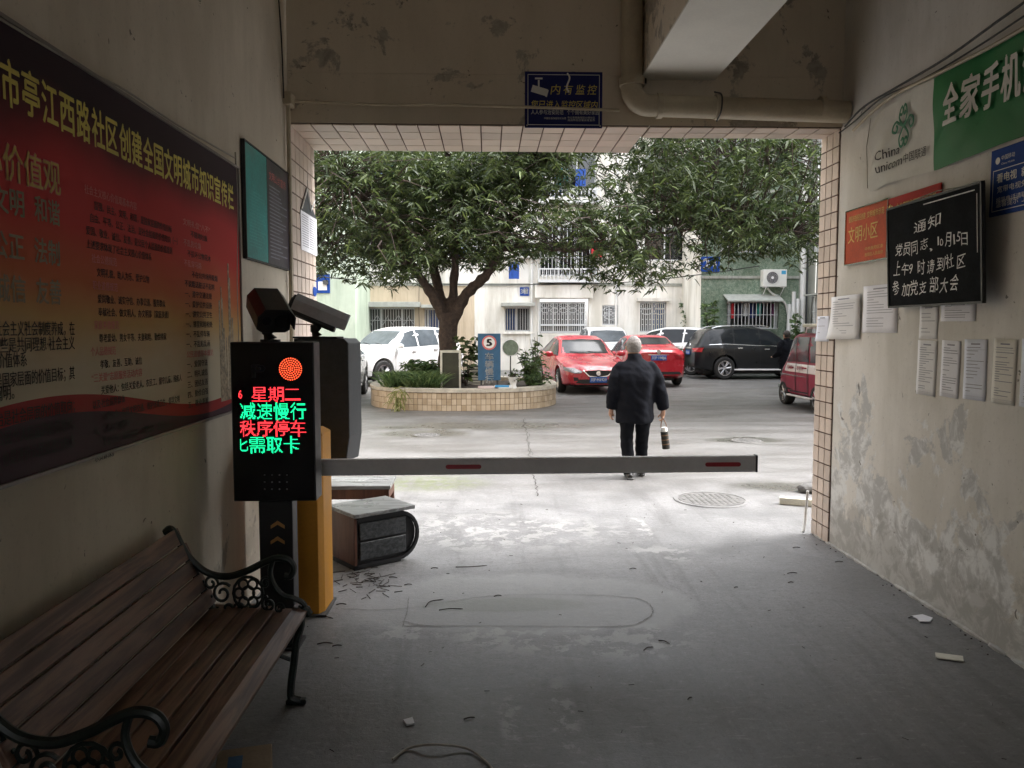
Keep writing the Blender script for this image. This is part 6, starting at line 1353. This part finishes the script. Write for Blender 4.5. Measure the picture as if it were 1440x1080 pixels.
    for s in (-1, 1):
        patch(bvh, [(s*.40, hz-.10), (s*.55, hz-.045), (s*(w1+.02), hz-.015), (s*(w1+.035), hz-.09), (s*.62, hz-.155), (s*.45, hz-.15)], 'x', 1, 'lamp_c', 'headlight', t, .008)
        patch(bvh, [(s*.48, .34), (s*.62, .35), (s*.64, .44), (s*.52, .43)], 'x', 1, 'plastic', 'fog_lamp', t, .006, rings=3)
        rz = f['belt'](L_-.12)-.04; wl_ = f['w'](L_-.1)
        patch(bvh, [(s*.42, rz-.02), (s*(wl_+.03), rz), (s*(wl_+.04), rz-.13), (s*.50, rz-.15)], 'x', -1, 'lamp_r', 'tail_light', t, .008)
        patch(bvh, [(X(L_-.30), rz+.01), (X(L_-.06), rz+.0), (X(L_-.04), rz-.12), (X(L_-.22), rz-.09)], 'y', s, 'lamp_r', 'tail_light', t, .008)
        patch(bvh, [(X(.42), hz+.015), (X(.16), hz-.03), (X(.12), hz-.11), (X(.28), hz-.09)], 'y', s, 'lamp_c', 'headlight', t, .008)
    patch(bvh, [(-.36, hz-.10), (0, hz-.07), (.36, hz-.10), (.22, hz-.21), (0, hz-.245), (-.22, hz-.21)], 'x', 1, 'plastic', 'grille', t, .006)
    for zz_ in (hz-.125, hz-.155, hz-.185): line_patch(bvh, [(-.26, zz_), (0, zz_-.006), (.26, zz_)], .004, 'x', 1, 'dgrey', 'grille_bar', t, .012)
    line_patch(bvh, [(-.38, hz-.085), (-.24, hz-.215), (0, hz-.255), (.24, hz-.215), (.38, hz-.085)], .014, 'x', 1, 'chrome', 'grille_trim', t, .012)
    patch(bvh, [(-.6, .27), (.6, .27), (.48, .38), (-.48, .38)], 'x', 1, 'plastic', 'lower_intake', t, .006)
    patch(bvh, [(-.66, .36), (.66, .36), (.6, .44), (-.6, .44)], 'x', -1, 'plastic', 'rear_valance', t, .006)
    line_patch(bvh, [(-.30, rz-.01), (.30, rz-.01)], .012, 'x', -1, 'chrome', 'boot_trim', t, .008)
    for sx, zc, hz_ in ((1, hz-.155, 'f'), (-1, rz+.07, 'r')):
        h, n_, _, _ = bvh.ray_cast(Vector((sx*6, 0, zc)), Vector((-sx, 0, 0)))
        if h: MB().lathe([(.062, 0), (.062, sx*.012), (.045, sx*.016), (.045, sx*.010), (.005, sx*.010)], 20, (h.x+sx*.012, 0, h.z), 'x').lathe([(.02, sx*.010), (.014, sx*.02), (.004, sx*.02)], 10, (h.x+sx*.012, 0, h.z), 'x').build('badge', 'chrome', t)
    if plate:
        for sx, zc in ((1, hz-.31), (-1, rz-.10 if sp is SEDAN else rz-.16)):
            h, n_, _, _ = bvh.ray_cast(Vector((sx*6, 0, zc)), Vector((-sx, 0, 0)))
            if not h: continue
            n_ = MB().b2((h.x+sx*.01, -.22, zc-.07), (h.x+sx*.03, .22, zc+.07)).build('number_plate', 'plate_b', t, bevel=.003); tm = MB(); text(tm, plate, -.20, -.045, .10, w=.40, bold=.03, z=0)
            MB().add([(h.x+sx*.0315, a_*sx, zc+b_) for a_, b_, _z in tm.v], tm.f).build('lettering', 'white', n_, fix=False)
    return t, f, bvh
def facing(front, rear): return math.atan2(front[1]-rear[1], front[0]-rear[0])
# red sedan facing the camera
th = R(-90+5.5); fc = (2.78, 19.45); c0 = (fc[0]-2.25*math.cos(th), fc[1]-2.25*math.sin(th))
car('parked_car', 'red sedan parked facing the passage, right of the planter', SEDAN, (*c0, 0), th, 'p_red', plate='川F·M1929')
th = R(91.5); rc = (4.80, 21.75); c0 = (rc[0]+2.25*math.cos(th), rc[1]+2.25*math.sin(th))
car('parked_car', 'red sedan showing its tail, in front of the walking man', SEDAN, (*c0, 0), th, 'p_red', plate='川F·198J6')
bs, f_, bv = car('parked_car', 'black suv parked side on before the green wall', SUV, (onY(978, 500, 25.0).x+2.18, 25.95, 0), R(1.0), 'p_black', plate='川F·20187', trim='chrome', spokes=6); bs.scale = (.925, 1, 1)
for s in (-1, 1): MB().tube(crv([(.35, s*.56, 1.68), (.1, s*.58, 1.735), (-.6, s*.58, 1.745), (-1.4, s*.58, 1.72), (-1.7, s*.56, 1.65)], 5), .022, 8).build('roof_rail', 'chrome', bs, smooth=True)
for s in (-1, 1): MB().b2((-1.0, s*.86, .30), (1.05, s*.99, .345)).build('side_step', 'alu', bs, bevel=.008)
# white suv left, partly behind the planter
rr_ = Vector((-1.35, 26.0)); th = R(180+52); c0 = (rr_.x+2.35*math.cos(th), rr_.y+2.35*math.sin(th))
ws, _, _ = car('parked_car', 'white suv parked askew behind the left of the planter', SUV, (*c0, 0), th, 'p_white', glass='glass_l')
car('parked_car', 'silver sedan at the far left, mostly hidden by the gate cabinet', SEDAN, (-3.93, 18.55, 0), R(-90), 'p_silver', glass='glass_l')
car('parked_car', 'white hatchback roof showing between the two red sedans', SUV, (4.35, 28.75, 0), R(-90), 'p_white', glass='glass_l')
car('parked_car', 'white suv with its side windows showing above the right red sedan', SUV, (6.72, 29.0, 0), R(142), 'p_white')
# maroon mini car with three wheels' look: tall narrow cab
TR = dict(nomirror=1, L=2.7, top=[(0, .62), (.08, .78), (.35, .92), (.50, .98), (.86, 1.48), (1.02, 1.56), (2.4, 1.56), (2.6, 1.51), (2.69, 1.0), (2.7, .8)], belt=[(0, .58), (.3, .80), (.55, .90), (1.2, .93), (2.6, .93), (2.7, .8)],
 w=[(0, .40), (.1, .50), (.4, .56), (2.4, .57), (2.6, .54), (2.7, .48)], wr=[(0, .3), (.4, .50), (1.0, .525), (2.5, .525), (2.7, .48)], zb=[(0, .36), (.4, .26), (2.4, .26), (2.7, .34)],
 cowl=.50, rf=.90, rr=2.55, deck=2.68, wheels=(.42, 2.12), wrad=.26, dlo=(.58, 2.58), pillars=(1.12, 1.78), hood=.3)
xside = (onZ(1113, 570).x+onZ(1153, 582).x)/2
tk, f_, bv = car('mini_car', 'small maroon and white electric mini car beside the right tiled edge', TR, (xside+.53, 15.95, 0), R(90), 'p_maroon', cat='mini car', glass='glass_l', group=None)
X = lambda x: 1.35-x
for s in (1,):
    patch(bv, [(X(.5), .74), (X(2.5), .74), (X(2.5), .915), (X(.6), .915)], 'y', 1, 'p_white', 'side_stripe', tk, .004, rings=4)
for q in (1.12, 1.74): line_patch(bv, [(X(q), 1.46), (X(q), .30)], .012, 'y', 1, 'plastic', 'door_gap', tk, .009)
tm = MB(); text(tm, '老年代步', 0, 0, .09, w=.36, bold=.02, z=0); tm2 = MB(); text(tm2, '电动车', 0, 0, .09, w=.30, bold=.02, z=0)
mb = MB(); mb.add([(X(1.05)-a, .585, .78+b) for a, b, _ in tm2.v], tm2.f); mb.add([(X(1.62)-a+.36-.05, .585, .78+b) for a, b, _ in tm.v], tm.f)
tk_l = MB(); tk_l.add([(X(.72)-a*.95, .586, .79+b) for a, b, _ in tm2.v], tm2.f); tk_l.add([(X(1.22)-a, .586, .79+b) for a, b, _ in tm.v], tm.f); tk_l.build('lettering', 'redpr', tk, fix=False)
MB().b2((X(2.0), .555, .235), (X(.8), .63, .265)).build('side_step', 'alu', tk, bevel=.006); MB().tube(crv([(X(.1), -.5, .36), (X(-.12), -.4, .40), (X(-.16), 0, .42), (X(-.12), .4, .40), (X(.1), .52, .36)], 5), .022, 8).tube([(X(-.14), .3, .40), (X(-.14), .3, .62), (X(.05), .3, .72)], .018, 6).tube([(X(-.14), -.3, .40), (X(-.14), -.3, .62), (X(.05), -.3, .72)], .018, 6).build('bumper_bar', 'chrome', tk, smooth=True)
mb = MB()
for s in (-1, 1): mb.tube([(X(1.15), s*.38, 1.56), (X(1.2), s*.38, 1.66), (X(2.4), s*.38, 1.66), (X(2.45), s*.38, 1.55)], .014, 6)
for k in range(5): mb.tube([(X(1.2+k*.3), -.38, 1.66), (X(1.2+k*.3), .38, 1.66)], .010, 6)
mb.build('roof_rack', 'alu', tk); o = MB().b2((-.55, -.33, 0), (.5, .33, .07)).build('roof_box', 'plank_w', None, bevel=.015); o.location = (tk.location.x, 15.6, 1.677); tag(o, 'flat pale load on the roof rack of the maroon mini car', 'load')

# ------------------------------------------------------------------ people
def person(label, loc, rz, H=1.56, vox=.0085, coat='cloth_b', hair='hair', pose='walk', bald=True):
    t = thing('person', label, 'person', loc, rz); k = H/1.56; body = MB()
    if pose == 'walk':
        LS, LE, LW, LHd = (-.175, .05, 1.215), (-.232, .0, .98), (-.262, .06, .77), (-.260, .085, .71)
        RS, RE, RW, RHd = (.175, .05, 1.215), (.250, .02, .98), (.312, .07, .77), (.308, .085, .70)
        lf = [(-.092, .05, .70), (-.088, .06, .42), (-.066, .0, .10), (-.064, -.01, .05)]; rf = [(.092, .05, .70), (.088, .13, .42), (.088, .17, .10), (.088, .19, .055)]
    else:
        LS, LE, LW, LHd = (-.185, .03, 1.265), (-.25, .02, 1.02), (-.26, .22, .90), (-.25, .29, .90)
        RS, RE, RW, RHd = (.185, .03, 1.265), (.25, .02, 1.02), (.26, .22, .90), (.25, .29, .90)
        lf = [(-.085, .0, .70), (-.085, .02, .42), (-.09, .0, .10), (-.09, .0, .05)]; rf = [(.085, .0, .70), (.085, .02, .42), (.09, .0, .10), (.09, .0, .05)]
    hx = -.02 if pose == 'walk' else 0; hy = .085
    body.loft([(0, .03, .72, .15, .10), (0, .03, .85, .155, .105), (0, .02, 1.0, .145, .10), (0, .03, 1.15, .165, .105), (0, .045, 1.25, .15, .085), (0, .055, 1.30, .08, .06), (hx*.6, .065, 1.34, .052, .055), (hx, .075, 1.40, .052, .055)])
    body.loft([(hx, hy+.01, 1.335, .035, .045), (hx, hy+.012, 1.36, .058, .070), (hx, hy, 1.40, .068, .082), (hx, hy-.005, 1.45, .075, .092), (hx, hy-.008, 1.49, .073, .088), (hx, hy-.008, 1.53, .056, .068), (hx, hy-.008, 1.555, .025, .03)], 24)
    body.tube([(hx, hy+.08, 1.455), (hx, hy+.105, 1.425), (hx, hy+.085, 1.41)], [.010, .015, .012], 8)
    for s in (-1, 1): body.loft([(hx+s*.078, hy-.005, 1.405, .006, .010), (hx+s*.083, hy-.008, 1.425, .010, .017), (hx+s*.084, hy-.012, 1.445, .010, .019), (hx+s*.078, hy-.012, 1.462, .006, .011)], 10)
    for Sh, E_, W_, Hd in ((LS, LE, LW, LHd), (RS, RE, RW, RHd)):
        body.tube([Sh, E_, W_], [.048, .038, .026], 12); d = (Vector(Hd)-Vector(W_)).normalized(); sx = -1 if Hd[0] < 0 else 1
        palm = Vector(Hd); body.tube([W_, palm-d*.01, palm+d*.035], [.022, .030, .026], 10, ry=[.018, .017, .015])
        for i in range(4):
            b0 = palm+d*.03+Vector((0, (i-1.5)*.017, 0)); ln = (.030, .034, .032, .026)[i]; cdir = Vector((-sx*.8, 0, -.2)); body.tube([b0, b0+d*ln, b0+d*ln*1.25+cdir*.022, b0+d*ln*.8+cdir*.042], [.0095, .009, .0085, .007], 6)
        b0 = palm+Vector((-sx*.012, .026, 0)); body.tube([b0, b0+d*.02+Vector((-sx*.02, .02, 0)), b0+d*.045+Vector((-sx*.03, .018, 0))], [.012, .010, .008], 6)
    for P_ in (lf, rf): body.tube([(P_[0][0]*.95, P_[0][1]-.0, .82)]+P_, [.085, .08, .055, .036, .034], 12); a = P_[-1]; body.tube([(a[0], a[1]-.05, .045), (a[0], a[1]+.05, .045), (a[0], a[1]+.14, .03)], [.032, .034, .022], 8)
    sc = lambda me: (me.transform(Matrix.Scale(k, 4)), me)[1]
    link('body', sc(remesh(body, vox, 2)), M['skin'], t, smooth=True)
    tr = MB()
    for s, P_ in ((-1, lf), (1, rf)):
        a, b, c, d = P_; tr.tube([(s*.075, .035, .86), (a[0], a[1]-.01, a[2]), ((a[0]+b[0])/2, (a[1]+b[1])/2, .56), b, ((b[0]+c[0])/2, (b[1]+c[1])/2-.01, .25), (c[0], c[1], c[2]-.01), (d[0], d[1], .055)], [.095, .088, .078, .070, .066, .062, .064], 16, ry=[.12, .115, .10, .085, .076, .078, .08])
    tr.loft([(0, .03, .74, .15, .125), (0, .03, .90, .165, .13)])
    wr = lambda c: .010*mn.noise(Vector((c.x*9, c.y*9, c.z*7)))+.007*mn.noise(Vector((c.x*16+5, c.y*16, c.z*22)))
    link('trousers', sc(remesh(tr, .013, 3, wr)), M['cloth_t'], t, smooth=True)
    ct = MB(); ct.loft([(-.01, .04, .615, .196, .155), (0, .04, .66, .203, .16), (0, .035, .80, .205, .158), (0, .028, .95, .205, .155), (0, .02, 1.08, .215, .152), (0, .025, 1.16, .212, .142), (0, .04, 1.235, .178, .122), (0, .05, 1.275, .140, .105), (0, .06, 1.305, .100, .088), (hx*.5, .065, 1.325, .082, .078), (hx*.6, .068, 1.36, .070, .070)], 32)
    for Sh, E_, W_ in ((LS, LE, LW), (RS, RE, RW)):
        m1 = (Vector(Sh)+Vector(E_))/2+Vector((0.015*(1 if Sh[0] > 0 else -1), -.01, 0)); m2 = (Vector(E_)+Vector(W_))/2
        ct.tube([(Sh[0]*.45, Sh[1], Sh[2]-.0), (Sh[0]*.8, Sh[1], Sh[2]-.01), (Sh[0]*1.06, Sh[1], Sh[2]-.06), m1, E_, m2, W_], [.06, .074, .074, .071, .067, .060, .052], 18, ry=[.07, .09, .092, .088, .080, .07, .06])
    wr2 = lambda c: .018*mn.noise(Vector((c.x*7+3, c.y*7, c.z*3.2)))+.008*mn.noise(Vector((c.x*13, c.y*13, c.z*17+c.x*9)))
    link('jacket', sc(remesh(ct, .012, 3, wr2)), M[coat], t, smooth=True)
    cl = MB(); cl.loft([(hx*.7, .068, 1.335, .070, .068), (hx*.7, .072, 1.362, .072, .070), (hx*.7, .072, 1.375, .066, .064)], 24); link('collar', sc(remesh(cl, .008, 1)), M[coat], t, smooth=True)
    hr = MB(); hr.loft([(hx, hy-.040, 1.385, .058, .045), (hx, hy-.030, 1.41, .072, .064), (hx, hy-.022, 1.45, .082, .082), (hx, hy-.018, 1.49, .081, .085), (hx, hy-.012, 1.53, .064, .072), (hx, hy-.01, 1.562, .033, .04), (hx, hy-.01, 1.568, .012, .015)], 24)
    for s in (-1, 1): hr.loft([(hx+s*.070, hy-.01, 1.44, .010, .020), (hx+s*.072, hy+.0, 1.47, .013, .034), (hx+s*.064, hy+.0, 1.51, .016, .045)], 12)
    hm = remesh(hr, .006, 1, lambda c: .002*mn.noise(c*60)); link('hair', sc(hm), M[hair], t, smooth=True)
    for nm, P_, sx in (('shoe', lf, -1), ('shoe', rf, 1)):
        a = P_[-1]; sh = MB(); dz = .0 if (sx < 0 or pose != 'walk') else .006
        sh.tube([(a[0], a[1]-.085, .034+dz), (a[0], a[1]-.05, .046+dz), (a[0], a[1]+.03, .048+dz), (a[0]+sx*.01, a[1]+.12, .036+dz), (a[0]+sx*.012, a[1]+.17, .026+dz)], [.024, .040, .042, .044, .026], 14, ry=[.026, .036, .038, .028, .018]); sh.tube([(a[0], a[1]-.03, .05), (a[0], a[1]-.02, .085)], [.036, .036], 12)
        sh.b2((a[0]-.036, a[1]-.10, .004+dz), (a[0]+.036, a[1]+.15, .018+dz)); link(nm, sc(remesh(sh, .007, 2)), M['shoe'], t, smooth=True)
    return t, Vector(RHd)*k
mp_ = onZ(893, 673)
man, hd = person('grey haired man in a dark jacket walking away with a bottle bag', (mp_.x, mp_.y, 0), R(-3), 1.565)
# bottle in its strap carrier, hung from the hand
bg_ = thing('bottle_bag', 'dark bottle in a strap carrier hanging from the walking man\'s right hand', 'bag', man.matrix_basis @ Vector((hd.x, hd.y-.005, hd.z-.035)), R(-3)); bg_.rotation_euler = (0, R(-7), R(-3))
zz_ = -.13
mb = MB(); mb.tube(crv([(-.030, 0, zz_-.02), (-.028, 0, zz_+.05), (-.012, 0, -.03), (0, 0, .0), (.012, 0, -.03), (.028, 0, zz_+.05), (.030, 0, zz_-.02)], 5), .005, 6); mb.build('strap', 'strap', bg_)
MB().lathe([(.038, zz_-.22), (.042, zz_-.215), (.042, zz_-.03), (.038, zz_-.025)], 22).build('sleeve', pm('patterned dark sleeve', (.022, .022, .018), .8, .9, 40), bg_, smooth=True)
MB().lathe([(.036, zz_-.0245), (.036, zz_+.01), (.034, zz_+.022), (.005, zz_+.024)], 20).build('cap', 'white', bg_, smooth=True)
for z in (-.06, -.11, -.16): MB().lathe([(.043, zz_+z), (.0435, zz_+z-.006), (.043, zz_+z-.012)], 20, closed=False).build('band', 'strap', bg_)
p = onY(1109, 470, 19.6)
person('person in a dark jacket standing between the black suv and the maroon mini car', (p.x, 19.6, 0), R(15), 1.60, .014, hair='hair_d', pose='stand')
person_n = None
for m_ in list(bpy.data.meshes):
    if m_.users == 0: bpy.data.meshes.remove(m_)
